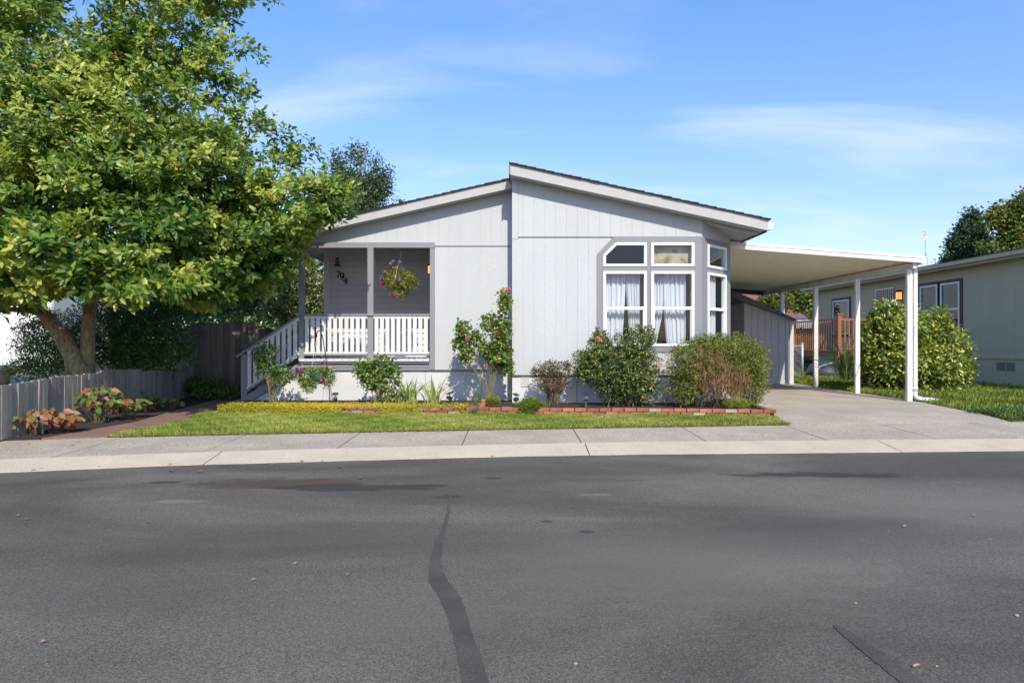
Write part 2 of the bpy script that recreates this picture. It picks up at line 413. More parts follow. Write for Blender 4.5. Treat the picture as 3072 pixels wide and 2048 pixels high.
# ------------------------------------------------------------------ ground
def struct(o): o['kind'] = 'structure'; return o
struct(B().box(-400, 400, -300, 900, -0.40, -0.25).build('ground', SOIL))
EDGE_A = [(-30, 3.6), (-12, 5.0), (-7.5, 5.85), (-5.26, 6.37), (-3.75, 6.73), (-2.02, 6.99), (0, 7.27), (1.45, 7.40), (3.9, 7.51), (6.32, 7.65), (10, 7.82), (30, 8.4)]
EDGE_K = [(-30, 3.95), (-12, 5.35), (-8, 6.12), (-5.57, 6.74), (-3.97, 7.12), (-2.0, 7.46), (0, 7.75), (1.56, 7.92), (4, 8.05), (6.75, 8.17), (10, 8.35), (30, 8.9)]
EDGE_S = [(-30, 5.4), (-12, 6.7), (-6.6, 7.83), (-5.3, 8.12), (-3.0, 8.46), (-0.6, 8.77), (1.8, 9.06), (4.2, 9.34), (8.0, 9.70), (12, 9.95), (30, 10.6)]
def at(edge, x):
    xs = [p[0] for p in edge]; ys = [p[1] for p in edge]
    return float(np.interp(x, xs, ys))
def wave(x, a=0.006): return a * (math.sin(x * 9.1) + math.sin(x * 23.7 + 1) * .6 + math.sin(x * 51 + 2) * .5)
# road
xs = np.linspace(-30, 30, 500)
b = B(); v = []; f = []
for i, x in enumerate(xs):
    v += [(x, -25, -0.15), (x, at(EDGE_A, x) + 0.02 + wave(x), -0.15)]
    if i: f.append((2 * i - 2, 2 * i, 2 * i + 1, 2 * i - 1))
b.add(v, f)
road = struct(b.build('road', ASPH))
# yard base sheet behind the sidewalk
b = B(); v = []; f = []
xs = np.linspace(-30, 30, 60)
for i, x in enumerate(xs):
    v += [(x, at(EDGE_S, x) - .1, -0.10), (x, 80, -0.10)]
    if i: f.append((2 * i - 2, 2 * i, 2 * i + 1, 2 * i - 1))
b.add(v, f)
struct(b.build('yard', SOIL))
# sidewalk slabs and kerb pieces
sidewalk = struct(B().box(-30, 30, 6.9, 7.0, -0.30, -0.29).build('sidewalk', CONC))
joints = [-14, -12.5, -11, -9.5, -8, -6.6, -5.1, -3.6, -2.1, -0.62, 0.88, 2.5, 4.1, 5.6, 7.1, 8.6, 10.1, 12, 14]
def strip(name, x0, x1, e0, z0, e1, z1, m, parent, thick=0.1, skew=0.0, wav=0.0):
    n = max(2, int((x1 - x0) / 0.12)); v = []; f = []
    for i in range(n + 1):
        x = x0 + (x1 - x0) * i / n
        xa = x - skew
        y0 = at(e0, xa) + (wave(xa, wav) if wav else 0); y1 = at(e1, x)
        v += [(xa, y0, z0 - thick), (xa, y0, z0), (x, y1, z1), (x, y1, z1 - thick)]
        if i:
            k = 4 * i
            for a_, b_ in ((0, 1), (1, 2), (2, 3), (3, 0)):
                f.append((k - 4 + a_, k + a_, k + b_, k - 4 + b_))
    f.append((0, 1, 2, 3)); f.append((4 * n + 3, 4 * n + 2, 4 * n + 1, 4 * n))
    return B().add(v, f).build(name, m, parent)
for a_, b_ in zip(joints[:-1], joints[1:]):
    o = strip('paving_slab', a_ + 0.007, b_ - 0.007, EDGE_K, -0.082 + random.uniform(-.002, .002), EDGE_S, -0.06, CONC, sidewalk)
B().box(-30, 30, 3, 3.1, -0.3, -0.29)
kerb = struct(strip('kerb', -30, 30, EDGE_A, -0.20, EDGE_K, -0.14, MULCH, None, 0.02))
for a_, b_ in zip([-14, -7.2, -3.38, 0.92, 4.75, 10], [-7.2, -3.38, 0.92, 4.75, 10, 14]):
    strip('kerb_section', a_ + 0.007, b_ - 0.007, EDGE_A, -0.142, EDGE_K, -0.083, KERBM, kerb, 0.08, wav=0.004)
# driveway: one pour from the sidewalk to under the carport
b = B(); v = []; f = []
rowsY = [None, 10.4, 12.6, 16, 24]
def dw_left(i): return [4.16, 4.40, 4.40, 4.40, 4.40][i]
def dw_right(i): return [7.82, 7.98, 8.36, 8.36, 8.36][i]
top = []
for i in range(5):
    xl, xr = dw_left(i), dw_right(i)
    row = []
    for k in range(13):
        x = xl + (xr - xl) * k / 12
        y = at(EDGE_S, x) + 0.010 if i == 0 else rowsY[i]
        row.append((x, y, -0.062 if i == 0 else -0.040))
    top.append(row)
for row in top: v += row
for i in range(4):
    for k in range(12):
        a_ = i * 13 + k; f.append((a_, a_ + 1, a_ + 14, a_ + 13))
n0 = len(v)
for i in range(5): v.append((v[i * 13 + 12][0], v[i * 13 + 12][1], -0.12)); v.append((v[i * 13][0], v[i * 13][1], -0.12))
for i in range(4):
    f.append((i * 13 + 12, n0 + 2 * i, n0 + 2 * i + 2, i * 13 + 25)); f.append((i * 13, i * 13 + 13, n0 + 2 * i + 3, n0 + 2 * i + 1))
b.add(v, f)
DRIVE = mat('driveway_concrete', (0.46, 0.395, 0.315), 0.9, 0.8, 1.1, (0.36, 0.31, 0.25), 0.7, 120, speck=0.5, sscale=75, dirt=0.25, dscale=0.7)
struct(b.build('driveway', DRIVE))
RUST = mat('rust_stained_concrete', (0.25, 0.19, 0.12), 0.9, 0.9, 5, (0.27, 0.245, 0.21), 0.4, 100)
b = B(); pts = []
for k in range(28):
    a_ = 2 * math.pi * k / 28; r_ = 1 + .25 * math.sin(3 * a_) + .15 * math.sin(7 * a_ + 1)
    pts.append((5.35 + .55 * r_ * math.cos(a_), 14.6 + .42 * r_ * math.sin(a_), -0.036))
b.add(pts, [tuple(range(28))]); struct(b.build('rust_stain', RUST))

# front lawn sheet, brick path and mulch bed
def poly_sheet(name, pts, z, m, th=0.03):
    return struct(B().xy(pts, z - th, z).build(name, m))
lawn_poly = [(-5.28, 8.15), (-3.0, 8.475), (-0.6, 8.785), (1.8, 9.075), (4.14, 9.35), (4.30, 10.15), (4.10, 10.22), (1.0, 10.38), (-1.0, 10.52), (-4.95, 10.62), (-5.15, 10.9), (-5.35, 10.6), (-5.05, 9.6)]
poly_sheet('lawn', lawn_poly, -0.035, TURF)
PATH = bpy.data.materials.new('brick_paving'); PATH.use_nodes = True
t = PATH.node_tree; p = t.nodes['Principled BSDF']; p.inputs['Roughness'].default_value = 0.9
bt = N(t, 'ShaderNodeTexBrick'); bt.inputs['Scale'].default_value = 5.0; bt.inputs['Color1'].default_value = (0.24, 0.13, 0.09, 1)
bt.inputs['Color2'].default_value = (0.18, 0.105, 0.08, 1); bt.inputs['Mortar'].default_value = (0.13, 0.09, 0.065, 1); bt.inputs['Mortar Size'].default_value = 0.012
tcn = N(t, 'ShaderNodeTexCoord'); t.links.new(tcn.outputs['Object'], bt.inputs['Vector']); t.links.new(bt.outputs[0], p.inputs['Base Color'])
poly_sheet('brick_path', [(-6.08, 8.0), (-5.32, 8.13), (-5.08, 9.6), (-5.38, 10.6), (-5.2, 11.1), (-5.25, 13.5), (-6.4, 13.5), (-6.1, 11.2), (-5.85, 9.6)], -0.045, PATH)
poly_sheet('mulch_strip', [(-6.9, 7.75), (-6.1, 7.98), (-5.87, 9.6), (-6.12, 11.2), (-6.42, 13.5), (-7.4, 14.5), (-7.05, 12)], -0.04, MULCH)
bed_poly = [(-4.95, 10.66), (-1.0, 10.60), (1.0, 10.48), (4.1, 10.32), (4.22, 10.40), (4.30, 12.38), (3.50, 11.6), (0.02, 11.6), (0.02, 12.1), (-5.2, 12.1)]
poly_sheet('planting_bed', bed_poly, 0.055, MULCH, 0.16)
poly_sheet('side_lawn', [(8.40, 12.6), (8.02, 10.4), (7.86, 9.72), (12, 9.97), (13.58, 10.1), (13.58, 30), (8.40, 30)], -0.05, TURF)
poly_sheet('neighbour_drive', [(-25, 8.5), (-8.6, 10.2), (-9.0, 12), (-10, 30), (-25, 30)], -0.05, mat('pale_drive_concrete', (0.42, 0.41, 0.39), 0.9, 0.4, 2))

# tar seals on the road
def ribbon(name, pts, label, z=-0.146):
    v = []; f = []
    for i, (px, py, w) in enumerate(pts):
        Y = 1.35 * F / (py - 1024); x = X(px, Y); w = w * Y / F
        v += [(x - w / 2, Y, z), (x + w / 2, Y, z)]
        if i: f.append((2 * i - 2, 2 * i - 1, 2 * i + 1, 2 * i))
    return struct(B().add(v, f).build(name, TAR))
def dense(pts, n=7):
    out_ = []
    for a_, b_ in zip(pts[:-1], pts[1:]):
        for k in range(n):
            s = k / n; j = random.uniform(-2.5, 2.5)
            out_.append(tuple(a_[i] + (b_[i] - a_[i]) * s + (j if i == 0 else (random.uniform(-2.5, 2.5) if i == 2 else 0)) for i in range(3)))
    out_.append(pts[-1]); return out_
ribbon('crack_seal', dense([(1350, 1490, 8), (1345, 1540, 10), (1330, 1590, 14), (1312, 1640, 26), (1306, 1690, 34), (1316, 1745, 58), (1350, 1790, 66), (1372, 1850, 60), (1395, 1920, 62), (1412, 1980, 72), (1425, 2040, 78), (1432, 2200, 90), (1450, 2400, 100)]), 'x')
ribbon('crack_seal', dense([(2500, 1875, 6), (2530, 1892, 34), (2580, 1930, 48), (2640, 1975, 60), (2710, 2025, 70), (2800, 2100, 80), (2950, 2220, 90)]), 'x')

# ------------------------------------------------------------------ leaf tools
def rand_unit(n):
    v = rng.normal(size=(n, 3)); return v / np.linalg.norm(v, axis=1, keepdims=True)
def unit(v): return v / np.maximum(np.linalg.norm(v, axis=1, keepdims=True), 1e-9)
def leaves(name, pos, d, nrm, L, W, tint, m, parent=None, droop=0.15, simple=False, kind='stuff'):
    n = len(pos)
    d = unit(d); side = unit(np.cross(d, nrm)); up = np.cross(side, d)
    L = np.broadcast_to(np.asarray(L, float), (n,))[:, None]; W = np.broadcast_to(np.asarray(W, float), (n,))[:, None]
    if simple:
        vs_ = [pos, pos + d * L * .5 + side * W * .5 + up * W * .12, pos + d * L - up * L * droop, pos + d * L * .5 - side * W * .5 + up * W * .12]
        k = 4; tris = [(0, 1, 2), (0, 2, 3)]
    else:
        mid = pos + d * L * .5 - up * L * droop * .25
        vs_ = [pos, pos + d * L * .38 + side * W * .5 + up * W * .14, pos + d * L * .74 + side * W * .34 + up * W * .02 - up * L * droop * .5,
               pos + d * L - up * L * droop, pos + d * L * .74 - side * W * .34 + up * W * .02 - up * L * droop * .5, pos + d * L * .38 - side * W * .5 + up * W * .14, mid]
        k = 7; tris = [(0, 1, 6), (1, 2, 6), (2, 3, 6), (3, 4, 6), (4, 5, 6), (5, 0, 6)]
    V = np.stack(vs_, axis=1).reshape(-1, 3)
    base = (np.arange(n) * k)[:, None, None]
    T = (base + np.array(tris)[None]).reshape(-1)
    me = bpy.data.meshes.new(name)
    nt = n * len(tris)
    me.vertices.add(n * k); me.vertices.foreach_set('co', V.astype(np.float32).ravel())
    me.loops.add(nt * 3); me.loops.foreach_set('vertex_index', T.astype(np.int32))
    me.polygons.add(nt); me.polygons.foreach_set('loop_start', (np.arange(nt) * 3).astype(np.int32))
    me.polygons.foreach_set('loop_total', np.full(nt, 3, np.int32))
    me.update()
    a_ = me.attributes.new('tint', 'FLOAT', 'POINT')
    a_.data.foreach_set('value', np.repeat(np.asarray(tint, np.float32), k))
    me.materials.append(m)
    o = bpy.data.objects.new(name, me); col.objects.link(o)
    if parent is not None: o.parent = parent
    if kind: o['kind'] = kind
    return o
def concat(parts): return [np.concatenate([q[i] for q in parts]) for i in range(len(parts[0]))]

def blob_points(blobs, n, shell=0.55):
    vol = np.array([b_[3] * b_[4] * b_[5] for b_ in blobs]) ** 0.75
    w = np.array([(b_[6] if len(b_) > 6 else 1.0) for b_ in blobs]) * vol
    idx = rng.choice(len(blobs), size=n, p=w / w.sum())
    u = rand_unit(n); r_ = (shell + (1 - shell) * rng.random(n) ** 0.8)
    inner = rng.random(n) < 0.22
    r_[inner] = rng.random(inner.sum()) ** 0.5
    c = np.array([b_[:3] for b_ in blobs])[idx]; s = np.array([b_[3:6] for b_ in blobs])[idx]
    bump = 1 + 0.10 * np.sin(u[:, 0] * 7 + c[:, 0] * 3) + 0.10 * np.sin(u[:, 2] * 8 + c[:, 2] * 5) + .06 * rng.normal(size=n)
    return c + u * s * (r_ * bump)[:, None], u
def foliage(name, blobs, n_cl, per, size, mat_, parent, L, W, tint=(0.5, 0.2), shell=0.55, upb=0.35, out_=0.7, simple=True, droop=0.2, zmin=None, dens=1.9):
    n_cl = int(n_cl * dens); W = W * 1.15
    c, u = blob_points(blobs, n_cl, shell)
    if zmin is not None:
        k = c[:, 2] > zmin; c = c[k]; u = u[k]
    n = len(c)
    ctint = rng.normal(tint[0], tint[1], n)
    pos = np.repeat(c, per, 0) + rng.normal(size=(n * per, 3)) * size
    uu = np.repeat(u, per, 0)
    d = uu * out_ + rand_unit(n * per) * 0.9 + np.array([0, 0, upb])
    nrm = np.array([0, 0, 1.0]) + rand_unit(n * per) * 0.7 + uu * 0.4
    Ls = L * (0.7 + 0.6 * rng.random(n * per)); Ws = W / L * Ls
    ti = np.clip(np.repeat(ctint, per) + rng.normal(0, 0.13, n * per), 0, 1)
    o = leaves(name, pos, d, nrm, Ls, Ws, ti, mat_, parent, droop, simple)
    return o, c
def stems(name, base, targets, mat_, parent, r0=0.012, r1=0.003, spread=0.08, n=5, sag=0.0):
    b = B()
    for tg in targets:
        tg = Vector(tg); s0 = Vector(base) + Vector((random.gauss(0, spread), random.gauss(0, spread * .6), 0))
        pts = []
        for k in range(4):
            s = k / 3
            q = s0.lerp(tg, s); q.x += (tg.x - s0.x) * (s * s - s) * 0.5 + random.gauss(0, .008)
            q.y += (tg.y - s0.y) * (s * s - s) * 0.5
            pts.append(q)
        b.tube(pts, [r0 + (r1 - r0) * k / 3 for k in range(4)], n, False)
    o = b.build(name, mat_, parent, smooth=True); return o

MAGL = leafmat('magnolia_leaf', [(0, (0.035, 0.085, 0.018)), (0.3, (0.085, 0.165, 0.028)), (0.6, (0.22, 0.31, 0.05)), (0.9, (0.44, 0.47, 0.10)), (0.97, (0.48, 0.33, 0.12))], 0.38, 0.34, 0.4)
DARKL = leafmat('dark_hedge_leaf', [(0, (0.045, 0.091, 0.031)), (0.5, (0.101, 0.190, 0.055)), (1, (0.227, 0.304, 0.076))], 0.5, 0.2)
ROSEL = leafmat('rose_leaf', [(0, (0.046, 0.100, 0.028)), (0.5, (0.131, 0.216, 0.046)), (0.8, (0.308, 0.354, 0.085)), (1, (0.431, 0.308, 0.092))], 0.4, 0.25)
SHRUBL = leafmat('deep_green_shrub_leaf', [(0, (0.036, 0.075, 0.026)), (0.5, (0.099, 0.165, 0.043)), (0.8, (0.264, 0.281, 0.075)), (0.92, (0.429, 0.248, 0.099)), (1, (0.495, 0.330, 0.149))], 0.35, 0.22)
REDL = leafmat('bronze_shrub_leaf', [(0, (0.053, 0.068, 0.027)), (0.45, (0.128, 0.112, 0.045)), (0.75, (0.195, 0.090, 0.053)), (1, (0.390, 0.060, 0.075))], 0.45, 0.2)
NANL = leafmat('nandina_leaf', [(0, (0.053, 0.098, 0.024)), (0.4, (0.165, 0.232, 0.045)), (0.65, (0.300, 0.285, 0.075)), (0.85, (0.405, 0.255, 0.105)), (1, (0.360, 0.105, 0.053))], 0.45, 0.28)
DRYL = leafmat('dry_brown_stem', [(0, (0.149, 0.069, 0.034)), (0.5, (0.299, 0.172, 0.081)), (1, (0.437, 0.299, 0.149))], 0.7, 0.2)
YELL = leafmat('golden_creeper_leaf', [(0, (0.170, 0.212, 0.025)), (0.35, (0.468, 0.425, 0.043)), (0.8, (0.680, 0.527, 0.068)), (1, (0.561, 0.289, 0.051))], 0.5, 0.3)
GRASS = leafmat('grass_blade', [(0, (0.10, 0.16, 0.03)), (0.5, (0.25, 0.33, 0.055)), (0.8, (0.42, 0.44, 0.10)), (1, (0.55, 0.46, 0.22))], 0.5, 0.3)
BLADE = leafmat('sword_leaf', [(0, (0.084, 0.168, 0.042)), (0.5, (0.224, 0.308, 0.070)), (0.85, (0.448, 0.462, 0.168)), (1, (0.532, 0.350, 0.140))], 0.4, 0.25)
LAUL = leafmat('glossy_yellow_green_leaf', [(0, (0.041, 0.081, 0.022)), (0.4, (0.101, 0.176, 0.030)), (0.7, (0.338, 0.392, 0.068)), (1, (0.567, 0.540, 0.149))], 0.3, 0.22, 0.6)
PINKP = leafmat('pink_petal', [(0, (0.55, 0.06, 0.08)), (0.5, (0.75, 0.16, 0.12)), (1, (0.85, 0.42, 0.30))], 0.6, 0.35)
PURP = leafmat('purple_petal', [(0, (0.22, 0.02, 0.14)), (0.5, (0.42, 0.03, 0.22)), (0.8, (0.35, 0.24, 0.5)), (1, (0.62, 0.52, 0.72))], 0.6, 0.3)
HYDL = leafmat('hydrangea_leaf', [(0, (0.06, 0.11, 0.02)), (0.4, (0.12, 0.16, 0.035)), (0.65, (0.20, 0.12, 0.04)), (0.85, (0.25, 0.085, 0.035)), (1, (0.34, 0.15, 0.08))], 0.45, 0.3)
AUTL = leafmat('autumn_tree_leaf', [(0, (0.048, 0.090, 0.036)), (0.45, (0.120, 0.168, 0.036)), (0.75, (0.288, 0.264, 0.048)), (1, (0.456, 0.240, 0.060))], 0.6, 0.3)
CONL = leafmat('conifer_needle', [(0, (0.028, 0.063, 0.042)), (0.6, (0.063, 0.119, 0.063)), (1, (0.140, 0.168, 0.070))], 0.7, 0.15)

# ------------------------------------------------------------------ grass
def point_in(poly, x, y):
    c = np.zeros(len(x), bool); j = len(poly) - 1
    for i in range(len(poly)):
        xi, yi = poly[i]; xj, yj = poly[j]
        c ^= ((yi > y) != (yj > y)) & (x < (xj - xi) * (y - yi) / (yj - yi + 1e-12) + xi); j = i
    return c
def grass(name, poly, n, z, h, label, mean=0.5, edge=0.0):
    px_ = [p_[0] for p_ in poly]; py_ = [p_[1] for p_ in poly]
    x = rng.uniform(min(px_) - edge, max(px_) + edge, n * 2); y = rng.uniform(min(py_) - edge, max(py_) + edge, n * 2)
    k = point_in(poly, x, y); x = x[k][:n]; y = y[k][:n]; m_ = len(x)
    pos = np.stack([x, y, np.full(m_, z)], 1)
    d = rand_unit(m_) * 0.55 + np.array([0, 0, 1.0]); nrm = rand_unit(m_)
    ti = np.clip(mean + 0.16 * np.sin(x * 2.3 + y * 1.7) + 0.10 * np.sin(x * 6.1 - y * 9) + 0.08 * np.sin(x * 17 + y * 13) + rng.normal(0, 0.15, m_), 0, 1)
    hh = h * (0.6 + 0.7 * rng.random(m_)) * (1 + .25 * np.sin(x * 5 + y * 7))
    o = leaves(name, pos, d, nrm, hh, 0.007 + 0.1 * hh * .3, ti, GRASS, None, 0.25, True)
    tag(o, label, 'grass'); return o
lg = [(x, y) for x, y in lawn_poly]
grass('lawn_grass', lg, 110000, -0.038, 0.042, 'mown bright green grass strip between the sidewalk and the brick edging', 0.56)
sl = [(8.42, 12.6), (8.04, 10.4), (7.88, 9.74), (12, 9.99), (13.5, 10.1), (13.5, 27), (8.42, 27)]
grass('side_grass', sl, 70000, -0.055, 0.11, 'longer rough grass beside the driveway below the khaki house', 0.42)
b_n = 4500
pos = np.stack([rng.uniform(-5.25, 4.2, b_n), np.zeros(b_n), np.full(b_n, -0.055)], 1)
pos[:, 1] = [at(EDGE_S, x) + rng.uniform(-.02, .03) for x in pos[:, 0]]
o = leaves('lawn_edge_grass', pos, rand_unit(b_n) * 0.6 + np.array([0, -.35, .9]), rand_unit(b_n), 0.05 * (0.5 + rng.random(b_n)), 0.007, np.clip(rng.normal(.72, .2, b_n), 0, 1), GRASS, None, .3, True)
tag(o, 'dry ragged fringe of grass hanging over the sidewalk edge', 'grass')
# low broad weeds at the right edge
c_ = np.stack([rng.uniform(7.95, 9.0, 420), rng.uniform(9.8, 10.9, 420), rng.uniform(-.05, .06, 420)], 1)
k_ = np.repeat(c_, 4, 0) + rng.normal(size=(1680, 3)) * .03
o = leaves('ground_cover', k_, rand_unit(1680) + np.array([0, 0, .3]), rand_unit(1680) * .5 + np.array([0, 0, 1]), .055, .03, np.clip(rng.normal(.35, .1, 1680), 0, 1), DARKL, None, .1, True)
tag(o, 'patch of low blue green ground cover at the driveway corner', 'ground cover')

# ------------------------------------------------------------------ the house
house = thing('manufactured_home', 'pale grey single storey home with offset gable roofs, porch and angled bay window', 'house')
YR, YL = 11.6, 12.1
SR, SL = F / YR, F / YL
def zu(x): return 4.24 - 0.2165 * x
def zl(x): return 4.13 + 0.2255 * x
W_ = []
xC = 3.556; xE = 4.37; yE = 12.414
# right module front wall backing
b = B(); b.xz([(0.0, .56), (1.588, .56), (1.588, 2.82), (1.90, 3.152), (xC, 3.152), (xC, zu(xC)), (0.0, zu(0))], YR + .005, YR + .10)
b.box(1.588, xC, YR + .005, YR + .10, .56, .998)
b.build('wall', SIDING, house)
G = 0.0011
def clipstrip(x0, x1, lo, hi, y0, y1, name='siding_board', m=SIDING, parent=house):
    n = 4; pts = [(x0 + (x1 - x0) * k / n, lo(x0 + (x1 - x0) * k / n)) for k in range(n + 1)]
    pts += [(x0 + (x1 - x0) * k / n, hi(x0 + (x1 - x0) * k / n)) for k in range(n, -1, -1)]
    if min(hi(x) - lo(x) for x in (x0, (x0 + x1) / 2, x1)) < 0.01: return
    return B().xz(pts, y0, y1).build(name, m, parent)
def strips(xa, xb, lo, hi, y, w=0.2045, off=0.0, **kw):
    x = xa; k = 0
    edges = [xa]
    q = math.floor((xa + off) / w) * w - off + w
    while q < xb - 0.01:
        if q > xa + .01: edges.append(q)
        q += w
    edges.append(xb)
    for n_e, (a_, b_) in enumerate(zip(edges[:-1], edges[1:])):
        clipstrip(a_ + (.003 if n_e % 6 == 3 else G), b_ - G, lo, hi, y, y + .022, **kw)
strips(0.0, 1.588, lambda x: .575, lambda x: 3.140, YR - .002)
strips(1.588, 1.895, lambda x: 2.835 + (x - 1.588) * 1.06, lambda x: 3.140, YR - .002)
strips(1.588, xC, lambda x: .575, lambda x: .995, YR - .002)
strips(0.0, 0.11, lambda x: 3.115, lambda x: zu(x) - .004, YR - .012)
strips(0.115, xC, lambda x: 3.160, lambda x: zu(x) - .004, YR - .006)
B().box(0.11, 3.55, YR - .012, YR - .003, 3.142, 3.158).build('flashing', GUTD, house)
B().box(-1.60, -0.02, YL - .010, YL - .002, 3.052, 3.066).build('flashing', GUTD, house)
B().box(0.0, xC, YR - .012, YR + .02, .556, .572).build('flashing', GUTD, house)
# trim round the bay windows
for poly in ([(1.59, 1.0), (1.704, 1.0), (1.704, 2.819), (1.59, 2.819)], [(1.59, 2.822), (1.704, 2.822), (1.933, 3.047), (1.897, 3.15)],
             [(1.90, 3.15), (1.936, 3.050), (xC, 3.050), (xC, 3.15)], [(1.707, 1.0), (3.405, 1.0), (3.405, 1.107), (1.707, 1.107)],
             [(2.522, 1.11), (2.597, 1.11), (2.597, 3.047), (2.522, 3.047)], [(3.410, 1.0), (xC, 1.0), (xC, 3.047), (3.410, 3.047)],
             [(1.707, 2.515), (2.519, 2.515), (2.519, 2.598), (1.707, 2.598)], [(2.600, 2.515), (3.407, 2.515), (3.407, 2.598), (2.600, 2.598)]):
    B().xz(poly, YR - .022, YR + .09).build('window_trim', TRIM, house)
def window(poly, plane, fw=0.048, meet=None, dep=0.03, parent=house, fm=VINYL, gm=GLASS, inner=0.0):
    """framed opening; poly in (u, z); plane maps (u, d, z) to world, d outward negative"""
    n = len(poly); cx = sum(p_[0] for p_ in poly) / n; cz = sum(p_[1] for p_ in poly) / n
    P2 = [Vector(p_) for p_ in poly]
    ins = []
    for i in range(n):
        a_, b_, c__ = P2[i - 1], P2[i], P2[(i + 1) % n]
        e1 = (b_ - a_).normalized(); e2 = (c__ - b_).normalized()
        n1 = Vector((-e1.y, e1.x)); n2 = Vector((-e2.y, e2.x))
        k = (n1 + n2); k = k / max(1e-6, k.length) * fw / max(.3, math.cos(n1.angle(n2) / 2))
        ins.append(b_ + k)
    b = B()
    for i in range(n):
        j = (i + 1) % n
        q = [P2[i], P2[j], ins[j], ins[i]]
        b.prism([plane(p_.x, -dep, p_.y) for p_ in q], [plane(p_.x, .06, p_.y) for p_ in q])
    b.build('window_frame', fm, parent)
    fr_ = [c for c in parent.children if c.name.startswith('window_frame')][-1]
    g = B(); g.prism([plane(p_.x, .012, p_.y) for p_ in ins], [plane(p_.x, .016, p_.y) for p_ in ins])
    g.build('pane', gm, fr_)
    if meet:
        u0 = min(p_.x for p_ in ins) - .012; u1 = max(p_.x for p_ in ins) + .012; z0, z1 = meet
        B().prism([plane(u, -.018, z) for u, z in ((u0, z0), (u1, z0), (u1, z1), (u0, z1))], [plane(u, .05, z) for u, z in ((u0, z0), (u1, z0), (u1, z1), (u0, z1))]).build('meeting_rail', fm, fr_)
        zb = min(p_.y for p_ in ins)
        for ua, ub in ((u0 + .002, u0 + .030), (u1 - .030, u1 - .002)):
            B().prism([plane(u, -.006, z) for u, z in ((ua, zb), (ub, zb), (ub, z0), (ua, z0))], [plane(u, .05, z) for u, z in ((ua, zb), (ub, zb), (ub, z0), (ua, z0))]).build('sash_stile', fm, fr_)
    return fr_
front = lambda u, d, z: (u, YR + d - .01, z)
window([(1.706, 2.600), (2.518, 2.600), (2.518, 3.046), (1.937, 3.046), (1.706, 2.821)], front)
window([(2.601, 2.600), (3.406, 2.600), (3.406, 3.046), (2.601, 3.046)], front)
window([(1.706, 1.112), (2.518, 1.112), (2.518, 2.512), (1.706, 2.512)], front, meet=(1.795, 1.85))
window([(2.601, 1.112), (3.406, 1.112), (3.406, 2.512), (2.601, 2.512)], front, meet=(1.795, 1.85))
# angled wall of the bay
s2 = math.sqrt(.5)
def chamf(u, d, z): return (xC + u * s2 + d * -s2 * -1 * -1, YR + u * s2 + d * s2, z)
def ch_box(u0, u1, z0, z1, d0=-.01, d1=.08, name='window_trim', m=TRIM):
    return B().prism([chamf(u, d0, z) for u, z in ((u0, z0), (u1, z0), (u1, z1), (u0, z1))], [chamf(u, d1, z) for u, z in ((u0, z0), (u1, z0), (u1, z1), (u0, z1))]).build(name, m, house)
CW = 1.15
ch_box(0.0, CW, .56, .998, name='wall', m=SIDING)
ch_box(.003, .198, 1.0, 3.15); ch_box(.956, CW, 1.0, 3.15); ch_box(.201, .953, 1.0, 1.107); ch_box(.201, .953, 3.050, 3.15); ch_box(.201, .953, 2.515, 2.598)
B().prism([chamf(0, 0, 3.153), chamf(CW, 0, 3.153), chamf(CW, 0, zu(4.37) + .02), chamf(0, 0, zu(3.556) + .02)], [chamf(0, .08, 3.153), chamf(CW, .08, 3.153), chamf(CW, .08, zu(4.37) + .02), chamf(0, .08, zu(3.556) + .02)]).build('wall', SIDING, house)
window([(.200, 2.600), (.954, 2.600), (.954, 3.047), (.200, 3.047)], chamf)
window([(.200, 1.112), (.954, 1.112), (.954, 2.512), (.200, 2.512)], chamf, meet=(1.795, 1.85))
ch_box(0, CW, 0, .556, 0.03, .06, 'skirting_panel', SKIRT)
# side and back walls
b = B(); b.box(xE - .08, xE, yE, 26, 0, zu(xE)); b.build('wall', SIDING, house)
b = B(); b.box(0.0, .08, YR + .102, YL - .002, 0, zu(.04)); b.box(0.0, .08, YL + .102, 26, 3.9, zu(.04)); b.build('wall', SIDING, house)
b = B(); b.box(-4.2, -4.12, 14.0, 26, 0, 3.15); b.box(-4.2, xE, 26, 26.1, 0, 3.15); b.build('wall', SIDING, house)
B().box(-4.12, xE - .08, 14.02, 25.98, 0.60, 0.70).build('floor', GUTD, house)
B().box(.08, xE - .9, YR + .3, 14.02, 0.60, 0.70).build('floor', GUTD, house)
# skirting right
for a_, b_ in ((0, 1.22), (1.22, 2.44), (2.44, xC)):
    B().box(a_ + .004, b_ - .004, YR + .03, YR + .06, 0, .554).build('skirting_panel', SKIRT, house)
def vent(x0, x1, z0, z1, y):
    fr_ = B().box(x0, x1, y - .008, y, z0, z1).build('skirting_vent', SKIRT, house)
    n = 5; h = (z1 - z0) / n
    for k in range(n):
        zc_ = z0 + h * (k + .5)
        B().prism([(x0 + .015, y - .008, zc_ - h * .28), (x1 - .015, y - .008, zc_ - h * .28), (x1 - .015, y - .026, zc_ - h * .1), (x0 + .015, y - .026, zc_ - h * .1)],
                  [(x0 + .015, y - .008, zc_ + h * .22), (x1 - .015, y - .008, zc_ + h * .22), (x1 - .015, y - .022, zc_ + h * .02), (x0 + .015, y - .022, zc_ + h * .02)]).build('louvre', SKIRT, fr_)
vent(X(1562, YR), X(1590, YR), Zc(1160, YR), Zc(1130, YR), YR + .03)
vent(X(1388, YL), X(1430, YL), Zc(1152, YL), Zc(1120, YL), YL + .03)
